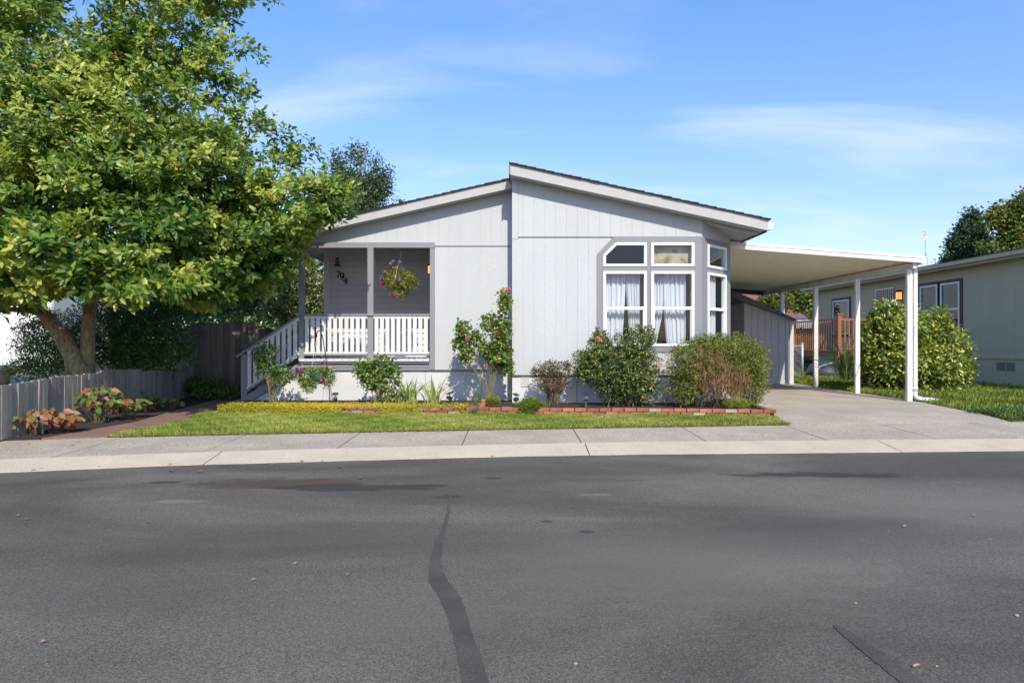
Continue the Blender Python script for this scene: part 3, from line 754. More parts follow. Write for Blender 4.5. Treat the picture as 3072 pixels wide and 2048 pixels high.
# right roof
ex = 4.67
b = B(); b.xz([(-.03, zu(-.03)), (ex, zu(ex)), (ex, zu(ex) + .17), (-.03, zu(-.03) + .17)], YR - .27, 26.3); roofR = b.build('roof', FASC, house)
b = B(); b.xz([(-.035, zu(-.035) - .005), (ex + .005, zu(ex) - .005), (ex + .005, zu(ex) + .19), (-.035, zu(-.035) + .19)], YR - .30, YR - .272); b.build('fascia_board', FASC, house)
def shingles(x0, x1, zf, y0, y1, parent, s):
    n = int(abs(x1 - x0) / 0.16); v = []
    for k in range(n):
        a_ = x0 + (x1 - x0) * k / n; b_ = x0 + (x1 - x0) * (k + 1) / n
        j = random.uniform(-.003, .005); o_ = random.uniform(0, .015)
        # each course laps the one below: its lower end stands proud
        hi_a, hi_b = (.014, .027) if s > 0 else (.027, .014)
        pts = [(a_, zf(a_)), (b_, zf(b_)), (b_, zf(b_) + hi_b + j), (a_, zf(a_) + hi_a + j)]
        B().xz(pts, y0 - o_, y1).build('shingle_course', SHINGLE, parent)
shingles(-.05, ex + .04, lambda x: zu(x) + .190, YR - .335, 26.3, roofR, 1)
B().box(-.058, -.036, YR - .33, 26.3, zu(0) - .0 + .0, zu(0) + .235).build('ridge_flashing', GUTD, roofR)
# gutter on the right eave
b = B(); b.xz([(ex + .006, zu(ex) + .02), (ex + .10, zu(ex) + .03), (ex + .135, zu(ex) + .145), (ex + .006, zu(ex) + .145)], YR - .25, 26.2); b.build('gutter', METALW, house)
b = B(); b.box(ex - .02, ex + .004, YR - .25, 26.2, zu(ex) - .03, zu(ex) + .0); b.build('drip_edge', GUTD, house)
# soffit boxing over the angled wall
b = B(); b.xz([(3.56, zu(3.56) - .012), (4.60, zu(4.60) - .012), (4.60, zu(4.60) - .042), (3.80, zu(3.8) - .060)], YR - .02, YR + .04); b.build('soffit_trim', FASC, house)
# left roof
b = B(); b.xz([(-4.55, zl(-4.55)), (-.002, zl(0)), (-.002, zl(0) + .15), (-4.55, zl(-4.55) + .15)], YL - .25, 26.3); roofL = b.build('roof', FASC, house)
b = B(); b.xz([(-4.555, zl(-4.555) - .003), (-.004, zl(0) - .003), (-.004, zl(0) + .17), (-4.555, zl(-4.55) + .17)], YL - .28, YL - .252); b.build('fascia_board', FASC, house)
shingles(-4.58, -.04, lambda x: zl(x) + .170, YL - .315, 26.3, roofL, -1)
# left module walls
HX0, HX1 = -4.2, -1.602
b = B(); b.xz([(-4.2, 3.13), (-1.60, 3.13), (-1.60, .64), (0.0, .64), (0.0, zl(0)), (-4.2, zl(-4.2))], YL + .004, YL + .10); b.build('wall', SIDING, house)
strips(-4.2, -1.60, lambda x: 3.132, lambda x: zl(x) - .004, YL - .004)
strips(-1.60, -.002, lambda x: 3.068, lambda x: zl(x) - .004, YL - .004)
strips(-1.505, -.002, lambda x: .65, lambda x: 3.050, YL)
B().box(-1.60, 0, YL - .008, YL + .02, .628, .646).build('flashing', GUTD, house)
B().box(-4.22, -1.503, YL - .030, YL + .09, 3.026, 3.128).build('porch_header', TRIM, house)
B().box(-1.600, -1.507, YL - .022, YL + .018, .648, 3.022).build('porch_trim', TRIM, house)
B().box(-1.600, -1.52, YL + .102, 13.9, 0.1, 3.26).build('wall', SIDING, house)
B().box(-4.2, -1.602, YL + .092, 13.878, 3.27, 3.30).build('porch_ceiling', LAPW, house)
# porch back wall in lap boards
B().box(-4.2, -1.602, 13.93, 14.0, .6, 3.29).build('wall', LAP, house)
z = .86; k = 0
while z < 3.24:
    z1 = min(z + .135, 3.27)
    B().prism([(-4.10, 13.896, z), (-1.61, 13.896, z), (-1.61, 13.928, z), (-4.10, 13.928, z)], [(-4.10, 13.922, z1 - .009), (-1.61, 13.922, z1 - .009), (-1.61, 13.928, z1 - .009), (-4.10, 13.928, z1 - .009)]).build('lap_board', LAP, house)
    z = z1
B().box(-4.22, -4.103, 13.885, 14.0, .6, 3.268).build('corner_trim', LAP, house)
# porch floor boards, rim, skirting
x = -4.14
fl = B().box(-4.14, -1.61, 12.02, 13.88, .78, .815).build('porch_floor', TRIM, house)
while x < -1.63:
    x1 = min(x + .142, -1.605)
    B().box(x + .003, x1 - .003, 11.99, 13.88, .818, .862).build('deck_board', WHITE, fl)
    x = x1
B().box(-4.16, -1.602, YL - .03, YL + .01, .695, .812).build('rim_board', TRIM, house)
B().box(-4.16, -1.602, YL - .02, YL + .01, .64, .692).build('rim_board', TRIM, house)
for a_, b_ in ((-4.12, -2.9), (-2.9, -1.7), (-1.7, -.6), (-.6, 0)):
    B().box(a_ + .003, b_ - .003, YL + .03, YL + .06, 0, .627 if a_ > -1.8 else .638).build('skirting_panel', SKIRT, house)
B().xz([(-5.12, .0), (-4.12, .0), (-4.12, .62), (-5.12, .02)], YL + .03, YL + .06).build('skirting_panel', SKIRT, house)
# posts
B().box(-4.155, -4.055, YL - .045, YL + .055, .64, 3.024).build('porch_post', TRIM, house)
B().box(X(1104, YL), X(1121.5, YL), YL - .045, YL + .055, .64, 3.024).build('porch_post', TRIM, house)
B().box(-5.275, -5.16, YL - .045, YL + .055, .0, .955).build('stair_post', TRIM, house)
B().box(-5.275, -5.16, 13.45, 13.55, .0, .955).build('stair_post', TRIM, house)
B().box(-4.155, -4.055, 13.45, 13.55, .0, 1.70).build('stair_post', TRIM, house)
# railing
rail = B().box(-4.2, -1.602, YL - .075, YL + .085, 1.700, 1.735).build('porch_railing', TRIM, house)
B().box(-4.05, -2.815, YL - .05, YL - .01, 1.645, 1.697).build('rail', WHITE, rail)
B().box(-2.695, -1.606, YL - .05, YL - .01, 1.645, 1.697).build('rail', WHITE, rail)
B().box(-4.05, -2.815, YL - .055, YL + .0, .965, 1.000).build('rail', WHITE, rail)
B().box(-2.695, -1.606, YL - .055, YL + .0, .965, 1.000).build('rail', WHITE, rail)
B().box(-4.05, -2.815, YL - .06, YL + .03, .925, .962).build('rail', TRIM, rail)
B().box(-2.695, -1.606, YL - .06, YL + .03, .925, .962).build('rail', TRIM, rail)
bal = None
for x0, x1, n in ((-4.04, -2.83, 11), (-2.685, -1.62, 10)):
    for k in range(n):
        x = x0 + (x1 - x0) * (k + .5) / n
        if bal is None: bal = B().box(-.036, .036, YL - .075, YL - .052, .955, 1.675).build('baluster', WHITE, rail); bal.location.x = x
        else: dup(bal, rail, (x, 0, 0))
# stairs
def stairline(x): return 1.715 + (x + 4.11) * .652
sr = B().bar((-4.09, YL, stairline(-4.09)), (-5.36, YL, stairline(-5.36)), .15, .035).build('stair_railing', TRIM, house)
B().bar((-4.15, YL - .04, stairline(-4.15) - .05), (-5.15, YL - .04, stairline(-5.15) - .05), .03, .05).build('rail', WHITE, sr)
def sbot(x): return .975 + (x + 4.14) * .681
B().bar((-4.15, YL - .04, sbot(-4.15)), (-5.16, YL - .04, sbot(-5.16)), .03, .05).build('rail', WHITE, sr)
B().bar((-4.15, YL - .03, sbot(-4.15) - .045), (-5.16, YL - .03, sbot(-5.16) - .045), .05, .035).build('rail', TRIM, sr)
for k in range(9):
    x = -5.10 + k * .111
    B().xz([(x - .036, sbot(x - .036)), (x + .036, sbot(x + .036)), (x + .036, stairline(x + .036) - .04), (x - .036, stairline(x - .036) - .04)], YL - .078, YL - .058).build('baluster', WHITE, sr)
B().bar((-4.09, 13.5, stairline(-4.09)), (-5.36, 13.5, stairline(-5.36)), .12, .035).build('stair_railing', TRIM, house)
B().xz([(-4.16, .60), (-4.16, .78), (-5.16, .16), (-5.16, .0)], YL - .035, YL + .0).build('stringer', TRIM, house)
B().xz([(-4.16, .60), (-4.16, .78), (-5.16, .16), (-5.16, .0)], 13.48, 13.52).build('stringer', TRIM, house)
for k in range(4):
    zt = .69 - k * .172; xr = -4.16 - k * .27
    B().box(xr - .29, xr, YL + .06, 13.46, zt - .04, zt).build('stair_tread', TRIM, house)
    B().box(xr - .02, xr, YL + .06, 13.46, zt + .002, zt + .13).build('stair_riser', WHITE, house)
B().box(-5.50, -5.12, YL - .12, 13.5, -.03, .035).build('stair_tread', TRIM, house)

# curtains behind the bay windows
def curtain(label, x_l, x_r, z0, z1, y, ph=0.0, sl=0.0, plane=None):
    nx, nz = 70, 12; v = []; f = []
    for j in range(nz + 1):
        z = z0 + (z1 - z0) * j / nz
        a_, b_ = x_l(z), x_r(z)
        for i in range(nx + 1):
            s = i / nx
            x = a_ + (b_ - a_) * s
            d = .020 * math.sin(s * 34 + ph) + .013 * math.sin(s * 61 + ph * 2 + z * .7) + .010 * math.sin(s * 15 + z)
            q = (x, y + d, z) if plane is None else plane(x, y + d, z)
            v.append(q)
            if i and j:
                k = j * (nx + 1) + i; f.append((k, k - 1, k - nx - 2, k - nx - 1))
    o = B().add(v, f).build('curtain', CURT, None, smooth=True)
    return tag(o, label, 'curtain', 'white curtains in the bay windows')
g1 = lambda z: max(0.0, (2.52 - z))
curtain('white curtain drawn to the left in the left bay window', lambda z: 1.69, lambda z: 2.168 - .045 * g1(z) - .02 * max(0, 1.9 - z), 1.06, 2.60, YR + .17, .4)
curtain('narrow white curtain on the right of the left bay window', lambda z: 2.172 + .075 * max(0, 2.2 - z), lambda z: 2.425, 1.06, 2.60, YR + .17, 2.1)
curtain('white curtain left of the dark gap in the right bay window', lambda z: 2.58, lambda z: 2.865 - .21 * max(0, 1.75 - z), 1.06, 2.60, YR + .17, 1.2)
curtain('wide white curtain right of the dark gap in the right bay window', lambda z: 2.87 + .085 * max(0, 2.0 - z), lambda z: 3.29, 1.06, 2.60, YR + .17, 3.0)
curtain('white curtain in the angled side window of the bay', lambda z: .22, lambda z: .72, 1.06, 2.60, .095, .9, plane=chamf)
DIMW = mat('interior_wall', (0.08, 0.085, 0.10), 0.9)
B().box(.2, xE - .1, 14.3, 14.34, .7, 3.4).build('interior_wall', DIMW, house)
# mottled brown and grey panel behind the clerestory pane
MOTTLE = bpy.data.materials.new('mottled_brown_grey'); MOTTLE.use_nodes = True; t = MOTTLE.node_tree; p = t.nodes['Principled BSDF']; p.inputs['Roughness'].default_value = 0.8
tcn = N(t, 'ShaderNodeTexCoord'); nz = N(t, 'ShaderNodeTexNoise'); nz.inputs['Scale'].default_value = 3.2; nz.inputs['Detail'].default_value = 5; nz.inputs['Distortion'].default_value = 1.2
t.links.new(tcn.outputs['Object'], nz.inputs['Vector']); cr_ = N(t, 'ShaderNodeValToRGB')
for e in range(3): cr_.color_ramp.elements.new(.5)
for e, (a_, c) in zip(cr_.color_ramp.elements, ((.30, (.13, .12, .08)), (.42, (.30, .20, .10)), (.5, (.36, .27, .16)), (.60, (.36, .34, .30)), (.7, (.22, .12, .06)))): e.position = a_; e.color = (*c, 1)
t.links.new(nz.outputs['Fac'], cr_.inputs[0]); t.links.new(cr_.outputs[0], p.inputs['Base Color'])
tag(B().box(2.60, 3.42, YR + .12, YR + .15, 2.585, 3.07).build('mottled_panel', MOTTLE), 'brown and grey mottled panel behind the upper right bay pane', 'canvas')

# ------------------------------------------------------------------ porch items
hn = thing('house_number', 'black metal digits 794 stepping down the porch wall', 'house number', loc=(0, 0, 0))
def strokes(pts_list, c, s, w):
    b = B()
    for pts, ws in pts_list:
        n = len(pts); v = []; f = []
        for i, (x, z) in enumerate(pts):
            d = Vector(pts[min(i + 1, n - 1)]) - Vector(pts[max(i - 1, 0)]); d.normalize(); nn = Vector((-d.y, d.x)) * ws[i] * .5
            for yy in (0, -.012):
                v += [(c[0] + (x + nn.x) * s, c[1] + yy, c[2] + (z + nn.y) * s), (c[0] + (x - nn.x) * s, c[1] + yy, c[2] + (z - nn.y) * s)]
            if i:
                k = 4 * i
                for a_, b_ in ((0, 1), (1, 3), (3, 2), (2, 0)): f.append((k - 4 + a_, k - 4 + b_, k + b_, k + a_))
        f.append((0, 1, 3, 2)); f.append((4 * n - 4, 4 * n - 2, 4 * n - 1, 4 * n - 3))
        b.add(v, f)
    return b
Yp = 13.895
seven = [([(-.30, .28), (-.30, .48), (-.1, .46), (.1, .42), (.32, .48)], [.10, .16, .18, .18, .10]), ([(.32, .48), (.12, .15), (0, -.15), (-.04, -.5)], [.10, .12, .18, .26])]
nine = [([(.02 + .26 * math.cos(a_), .20 + .30 * math.sin(a_)) for a_ in np.linspace(0, 2 * math.pi, 17)], [.16 + .05 * math.cos(a_) ** 2 for a_ in np.linspace(0, 2 * math.pi, 17)]),
        ([(.28, .2), (.27, -.1), (.16, -.36), (-.06, -.48), (-.26, -.36)], [.18, .18, .14, .10, .18])]
four = [([(.10, .5), (-.08, .2), (-.34, -.16)], [.08, .08, .10]), ([(-.36, -.16), (0, -.16), (.36, -.12)], [.12, .12, .10]), ([(.16, .34), (.12, 0), (.08, -.46)], [.12, .18, .20]), ([(-.1, -.5), (.08, -.47), (.28, -.5)], [.06, .10, .06])]
for pl, (px, py) in ((seven, (1015, 823)), (nine, (1026, 829)), (four, (1037, 841))):
    strokes(pl, (X(px, Yp), Yp, Zc(py, Yp)), 19.5 * Yp / F, 1).build('digit', DARKM, hn)
# pineapple shaped ornament
Yo = 13.55; c = P(1012, 790, Yo)
pin = thing('pineapple_ornament', 'small brass green pineapple ornament hanging above the house digits', 'ornament', loc=c)
b = B(); b.lathe((0, 0, 0), [(.075, -.055), (.085, -.045), (.08, -.035), (.02, -.03)], 14); b.build('base', DARKM, pin, True)
b = B(); b.lathe((0, 0, 0), [(.035, -.03), (.052, 0), (.055, .03), (.045, .06), (.022, .08)], 10); b.build('body', mat('brass_green', (.22, .24, .06), .4, .8, 60, (.08, .08, .03), metal=.4), pin)
b = B()
for k in range(8):
    a_ = k * math.pi / 4; b.bar((0, 0, .078), (.045 * math.cos(a_), .045 * math.sin(a_), .115 + (k % 2) * .02), .012, .005)
b.build('leaf_crown', DARKM, pin)
B().tube([(0, 0, .08), (0, 0, 3.03 - c.z)], .002, 4).build('hanging_wire', DARKM, pin)
# wall lantern on the porch side wall
def lantern(name, c, label, s=1.0):
    L_ = thing(name, label, 'wall lamp', loc=c)
    B().box(-.055 * s, .055 * s, -.055 * s, .055 * s, -.105 * s, -.09 * s).build('base', DARKM, L_)
    B().box(-.04 * s, .04 * s, -.04 * s, .04 * s, -.088 * s, .07 * s).build('glass', LAMPG, L_)
    for sx in (-1, 1):
        for sy in (-1, 1):
            B().box(sx * .048 * s - .005, sx * .048 * s + .005, sy * .048 * s - .005, sy * .048 * s + .005, -.09 * s, .072 * s).build('bar', DARKM, L_)
    B().prism([(-.07 * s, -.07 * s, .073 * s), (.07 * s, -.07 * s, .073 * s), (.07 * s, .07 * s, .073 * s), (-.07 * s, .07 * s, .073 * s)],
              [(-.02 * s, -.02 * s, .12 * s), (.02 * s, -.02 * s, .12 * s), (.02 * s, .02 * s, .12 * s), (-.02 * s, .02 * s, .12 * s)]).build('cap', DARKM, L_)
    return L_
lantern('porch_lantern', Vector((-1.685, 12.75, Zc(808, 12.75))), 'lit black lantern on the porch side wall near the hanging flowers')
pl = [o for o in bpy.data.objects if o.name == 'porch_lantern'][0]
B().box(.055, .085, -.03, .03, -.05, .05).build('bracket', DARKM, pl)

def petals(name, cs, n, r_, m, parent, L=.03, W=.028, tl=(0, 1)):
    allp = []
    for c in cs:
        u = rand_unit(n); pos = np.array(c)[None] + u * r_ * .35
        allp.append((pos, u + rand_unit(n) * .5, rand_unit(n), np.full(n, L), np.full(n, W), rng.uniform(tl[0], tl[1], n)))
    q = concat(allp)
    return leaves(name, q[0], q[1], q[2], q[3], q[4], q[5], m, parent, .2, True, kind=None)
def flower_head(c, r_, m, parent, tl=(0, 1), name='bloom', n=26):
    return petals(name, [tuple(c)], n, r_, m, parent, r_ * .9, r_ * .9, tl)

# porch hanging basket
Yb = 12.45; hc = P(1196, 842, Yb)
hb = thing('hanging_basket', 'round hanging basket of yellow green trailers and magenta flowers under the porch', 'hanging plant', loc=(0, 0, 0))
b = B(); b.lathe((hc.x, hc.y, hc.z), [(.07, -.10), (.13, -.02), (.15, .04)], 14); b.build('basket', PLASTG, hb, True)
b = B(); hk = (hc.x + .03, hc.y, 3.02)
for a_ in (0.3, 2.3, 4.4): b.tube([(hc.x + .14 * math.cos(a_), hc.y + .14 * math.sin(a_), hc.z + .04), (hk[0], hk[1], hk[2] - .10)], .004, 4)
b.tube([(hk[0], hk[1], hk[2] - .10), (hk[0] + .02, hk[1], hk[2] - .04), (hk[0], hk[1], hk[2])], .006, 5)
b.build('hanger', STEELG, hb)
foliage('foliage', [(hc.x + .12, Yb, hc.z - .02, .27, .22, .20), (hc.x - .16, Yb, hc.z + .02, .2, .18, .2), (hc.x - .02, Yb, hc.z + .16, .15, .13, .16), (hc.x + .0, Yb, hc.z - .22, .18, .15, .14)],
        420, 7, .022, leafmat('trailing_leaf', [(0, (.05, .09, .02)), (.5, (.20, .25, .05)), (.85, (.38, .34, .07)), (1, (.42, .22, .08))], .5, .3), hb, .035, .016, (.5, .25), .6)
for px, py in ((1145, 838), (1150, 850), (1192, 842), (1176, 882), (1184, 890), (1147, 855)): flower_head(P(px, py, Yb - .2), .035, PURP, hb, (0, .5))
for px, py in ((1180, 782), (1172, 790), (1188, 803), (1155, 816), (1198, 786)): flower_head(P(px, py, Yb - .12), .028, PURP, hb, (.75, 1))

# ------------------------------------------------------------------ brick edging
edging = thing('brick_edging', 'low two course edging of red bricks along the front planting bed', 'brick edging')
line = [(-5.0, 10.63), (-4.0, 10.60), (-2.4, 10.58), (-.9, 10.52), (-.62, 10.60), (-.35, 10.52), (.05, 10.50), (.6, 10.40), (1.4, 10.38), (2.4, 10.34), (3.2, 10.28), (3.9, 10.22), (4.22, 10.18)]
LX = [p_[0] for p_ in line]; LY = [p_[1] for p_ in line]
bm_ = B().box(-.0985, .0985, -.047, .047, 0, .0575).mesh('brick')
bm_.materials.append(BRICK)
bm2 = bm_.copy(); bm2.materials.clear(); bm2.materials.append(BRICKP)
def brick(x, y, z, rz, pale=False, rx=0, ry=0):
    o = bpy.data.objects.new('brick', bm2 if pale else bm_); col.objects.link(o); o.parent = edging
    o.location = (x, y, z); o.rotation_euler = (rx, ry, rz)
    o.scale = (random.uniform(.95, 1.02), 1, random.uniform(.94, 1.03))
    md = o.modifiers.new('bevel', 'BEVEL'); md.width = .005; md.segments = 1
    return o
for course in range(2):
    x = -5.0 + course * .10
    while x < 4.2:
        y = float(np.interp(x, LX, LY)); y2 = float(np.interp(x + .2, LX, LY)); a_ = math.atan2(y2 - y, .2)
        brick(x + .1, (y + y2) / 2 + random.uniform(-.007, .007), -.035 + course * .062 + random.uniform(-.003, .003), a_ + random.gauss(0, .02), random.random() < .05, random.gauss(0, .012), random.gauss(0, .012))
        x += .206 * math.cos(a_)
for course in range(2):
    for k in range(9):
        brick(4.28 + random.uniform(-.008, .008), 10.30 + course * .1 + k * .208, -.035 + course * .062, R(90) + random.gauss(0, .03))
for (x, y, z, rz, rx) in ((-.62, 10.72, .09, .2, R(80)), (-.70, 10.74, .06, -.3, .3), (3.95, 10.12, -.034, .3, 0)):
    brick(x, y, z, rz, rx=rx)

# ------------------------------------------------------------------ border plants
def shrub(name, label, cat, blobs, n_cl, per, size, m, L, W, base, nst, stem_m=TWIG, tint=(.5, .2), shell=.5, r0=.010, group=None, simple=True, spread=.1, upb=.35, out_=.7, zmin=.07, droop=.2):
    t_ = thing(name, label, cat, group)
    o, c = foliage('foliage', blobs, n_cl, per, size, m, t_, L, W, tint, shell, upb=upb, out_=out_, simple=simple, zmin=zmin, droop=droop)
    idx = rng.choice(len(c), min(nst, len(c)), replace=False)
    stems('stems', base, [tuple(c[i]) for i in idx], stem_m, t_, r0, .003, spread)
    return t_
def bl(px, py, Y, rx, rz, ry=None, w=1.0):
    c = P(px, py, Y); k = Y / F; return (c.x, Y, c.z, rx * k, (ry if ry is not None else (rx + rz) / 2) * k, rz * k, w)
Yp1 = 11.15
gb = lambda px, Y: (X(px, Y), Y, .05)
shrub('rose_bush', 'thin leggy rose climbing in front of the stair railing', 'rose bush', [bl(800, 1070, 11.5, 26, 45), bl(770, 1062, 11.5, 16, 22), bl(850, 1125, 11.4, 45, 26), bl(785, 1110, 11.5, 14, 22)], 120, 5, .03, ROSEL, .055, .036, gb(818, 11.5), 9, CANE, (.4, .2), r0=.009, spread=.04, group='rose bushes along the front bed')
t_ = shrub('rose_bush', 'knee high leafy rose pair below the porch rail', 'rose bush', [bl(1095, 1110, Yp1, 32, 30), bl(1150, 1100, Yp1, 32, 32), bl(1125, 1140, Yp1, 50, 32), bl(1185, 1125, Yp1, 18, 26), bl(1165, 1185, Yp1, 28, 22)], 270, 5, .026, ROSEL, .055, .038, gb(1130, Yp1), 16, CANE, (.48, .2), r0=.009, spread=.12, group='rose bushes along the front bed')
Yr = 11.25
t_ = shrub('rose_bush', 'tall rose bush with coral blooms at the step between the two gables', 'rose bush',
      [bl(1515, 905, Yr, 17, 38), bl(1505, 985, Yr, 28, 42), bl(1465, 970, Yr, 20, 25), bl(1500, 1060, Yr, 34, 50), bl(1390, 990, Yr, 26, 25), bl(1385, 1030, Yr, 26, 22), bl(1430, 1020, Yr, 22, 22), bl(1400, 1065, Yr, 22, 24), bl(1465, 1050, Yr, 28, 26), bl(1520, 1100, Yr, 18, 26)],
      460, 5, .028, ROSEL, .060, .042, gb(1472, Yr), 17, CANE, (.50, .2), r0=.0065, spread=.03, group='rose bushes along the front bed')
for (px, py, s, tl) in ((1389, 995, .042, (0, .6)), (1400, 1018, .035, (0, .6)), (1491, 995, .052, (.2, 1)), (1510, 868, .034, (.6, 1)), (1526, 868, .038, (.2, .9)), (1457, 1096, .035, (.5, 1))):
    flower_head(P(px, py, Yr - .16), s, PINKP, t_, tl)
shrub('bronze_shrub', 'small bronze red leaved shrub beside the skirting vent', 'shrub', [bl(1655, 1110, 11.1, 52, 30), bl(1660, 1150, 11.1, 48, 38), bl(1610, 1120, 11.1, 20, 24), bl(1700, 1100, 11.1, 18, 20)], 330, 6, .02, REDL, .032, .017, gb(1655, 11.1), 46, TWIG, (.42, .25), r0=.006, spread=.06, shell=.35)
t_ = shrub('rose_shrub', 'large dark green shrub under the left bay window', 'shrub',
      [bl(1850, 1100, 11.0, 112, 75), bl(1905, 1030, 11.0, 60, 52), bl(1800, 1045, 11.0, 40, 46), bl(1800, 1010, 11.05, 20, 26), bl(1770, 1100, 11.0, 50, 50), bl(1930, 1120, 11.0, 52, 80), bl(1880, 1160, 11.0, 92, 42), bl(1945, 1010, 11.0, 30, 28), bl(1740, 1085, 11.0, 26, 38)],
      1500, 7, .026, SHRUBL, .040, .024, gb(1870, 11.05), 40, TWIG, (.42, .24), shell=.5, r0=.011, spread=.18)
for px, py in ((1793, 1014), (1983, 1095), (1800, 1018)): flower_head(P(px, py, 10.65), .03, PINKP, t_, (.6, 1))
t_ = thing('nandina_hedge', 'broad bushy hedge with dry brown stems in its middle at the driveway corner', 'shrub')
NB = [bl(2075, 1090, 10.75, 78, 72), bl(2225, 1090, 10.85, 78, 75), bl(2150, 1075, 10.85, 90, 55), bl(2060, 1160, 10.75, 62, 48), bl(2250, 1150, 10.8, 58, 62), bl(2190, 1045, 10.95, 95, 42), bl(2270, 1080, 10.95, 38, 55), bl(2150, 1150, 10.95, 95, 55, w=.2), bl(2120, 1030, 10.95, 60, 25)]
foliage('foliage', NB, 3300, 7, .026, NANL, t_, .036, .013, (.40, .22), .55, zmin=.08)
c, u = blob_points([bl(2150, 1140, 10.50, 82, 66, 24), bl(2120, 1100, 10.5, 66, 48, 22), bl(2200, 1160, 10.45, 66, 48, 20)], 2300, .1)
c = c[c[:, 2] > .12]
leaves('dry_stems', c, rng.normal(size=(len(c), 3)) * [.22, .12, .1] + np.array([0, 0, 1.0]), rand_unit(len(c)), .09, .008, rng.random(len(c)) * .9, DRYL, t_, .1, True)
stems('stems', (X(2150, 10.95), 10.95, .05), [(X(px, 10.8), 10.8 + random.uniform(-.15, .3), Zc(random.uniform(1020, 1110), 10.8)) for px in np.linspace(2010, 2290, 60)], TWIG, t_, .006, .003, .35)
# sword leaved clumps
def clump(name, label, base, n, L, W, m, spread=.06, lean=.45, group=None, cat='plant', tint=(.5, .25), each=True):
    t_ = thing(name, label, cat, group, loc=base)
    for k in range(n):
        a_ = random.uniform(0, 2 * math.pi); le = abs(random.gauss(0, lean)) + .08; l_ = L * random.uniform(.6, 1.05)
        p0 = Vector((random.gauss(0, spread), random.gauss(0, spread * .6), 0)); hd = Vector((math.cos(a_), math.sin(a_) * .7, 0)) * le
        v = []; f = []; sd = Vector((-math.sin(a_), math.cos(a_), 0)); sd = (sd + Vector((random.gauss(0, .7), 0, 0))).normalized(); tt = min(1, max(0, random.gauss(*tint)))
        ns = 5
        for i in range(ns + 1):
            s = i / ns; q = p0 + hd * l_ * s * (0.5 + .8 * s) + Vector((0, 0, 1)) * l_ * (s - .32 * le * s * s); w_ = W * (1 - s ** 2.2) * (.6 + .8 * s if s < .5 else 1)
            v += [tuple(q - sd * w_ / 2), tuple(q + sd * w_ / 2)]
            if i: f.append((2 * i - 2, 2 * i - 1, 2 * i + 1, 2 * i))
        me = bpy.data.meshes.new('blade'); me.from_pydata(v, [], f); at_ = me.attributes.new('tint', 'FLOAT', 'POINT'); at_.data.foreach_set('value', [tt] * len(v)); me.materials.append(m)
        o = bpy.data.objects.new('blade', me); col.objects.link(o); o.parent = t_
    return t_
clump('sword_leaf_plant', 'wide clump of sword leaves right of the leafy rose pair', gb(1215, 11.2), 44, .60, .046, BLADE, .10, .55, 'sword leaved clumps in the front bed')
clump('sword_leaf_plant', 'upright narrow clump of pale sword leaves nearest the rose at the gable step', gb(1298, 11.25), 38, .62, .036, BLADE, .07, .38, 'sword leaved clumps in the front bed', tint=(.65, .2))
# golden creeper spilling over the left half of the edging
n_ = 5200
x = rng.uniform(-5.0, -.78, n_); keep = rng.random(n_) < np.clip(1.0 - .25 * np.clip(x + 3.6, 0, 9) + .45 * (np.sin(x * 5.3) > .1), .12, 1); x = x[keep]
yb = np.interp(x, LX, LY); th = rng.random(len(x))
y = yb - .075 + np.where(th < .45, 0, rng.random(len(x)) * .40); z = np.where(th < .45, rng.uniform(-.035, .10, len(x)), .075 + rng.random(len(x)) * .035)
gapk = (np.sin(x * 4.7 + 1) > -.15) & (x > -3.3) & (th < .45); x = x[~gapk]; y = y[~gapk]; z = z[~gapk]
c = np.stack([x, y, z], 1); per = 7; pos = np.repeat(c, per, 0) + rng.normal(size=(len(c) * per, 3)) * [.022, .016, .018]
o = leaves('golden_creeper', pos, rand_unit(len(pos)) + np.array([0, -.5, -.1]), rand_unit(len(pos)) + np.array([0, -.5, .6]), .026, .013, np.clip(np.repeat(.42 + .28 * np.sin(c[:, 0] * 1.7 + .4) * .6 + rng.normal(0, .13, len(c)), per) + rng.normal(0, .12, len(pos)), 0, 1), YELL, None, .2, True)
tag(o, 'golden yellow creeper spilling over the left half of the brick edging', 'creeper')
def tuft(name, label, px, py, Y, rx, rz, m, n=420, tint=(.5, .15), L=.055):
    t_ = thing(name, label, 'plant')
    foliage('foliage', [bl(px, py, Y, rx, rz, rx * .7)], n, 6, .014, m, t_, L, .006, tint, .45, upb=.9, zmin=None)
    return t_
TUFT = leafmat('moss_green_tuft', [(0, (.06, .11, .02)), (.5, (.20, .27, .04)), (1, (.38, .38, .08))], .6, .3)
tuft('green_tuft', 'rounded moss green tuft covering the brick edging right of the gable step', 1592, 1222, 10.5, 40, 22, TUFT, 560)
tuft('green_tuft', 'small bright tuft in the bed at the foot of the tall rose', 1478, 1205, 10.75, 22, 9, TUFT, 200, (.7, .15))
tuft('green_tuft', 'small tuft of yellow green leaves under the broad hedge', 2210, 1212, 10.35, 38, 9, TUFT, 160, (.75, .15))
shrub('silvery_herb', 'small grey green herb sprawling beside the upright brick', 'plant', [bl(1428, 1200, 10.7, 20, 24), bl(1422, 1228, 10.4, 16, 10)], 130, 6, .016, leafmat('grey_herb_leaf', [(0, (.06, .10, .05)), (1, (.22, .26, .16))], .7, .2), .025, .009, (X(1430, 10.75), 10.75, .05), 14, TWIG, r0=.004, spread=.03, zmin=-.04)

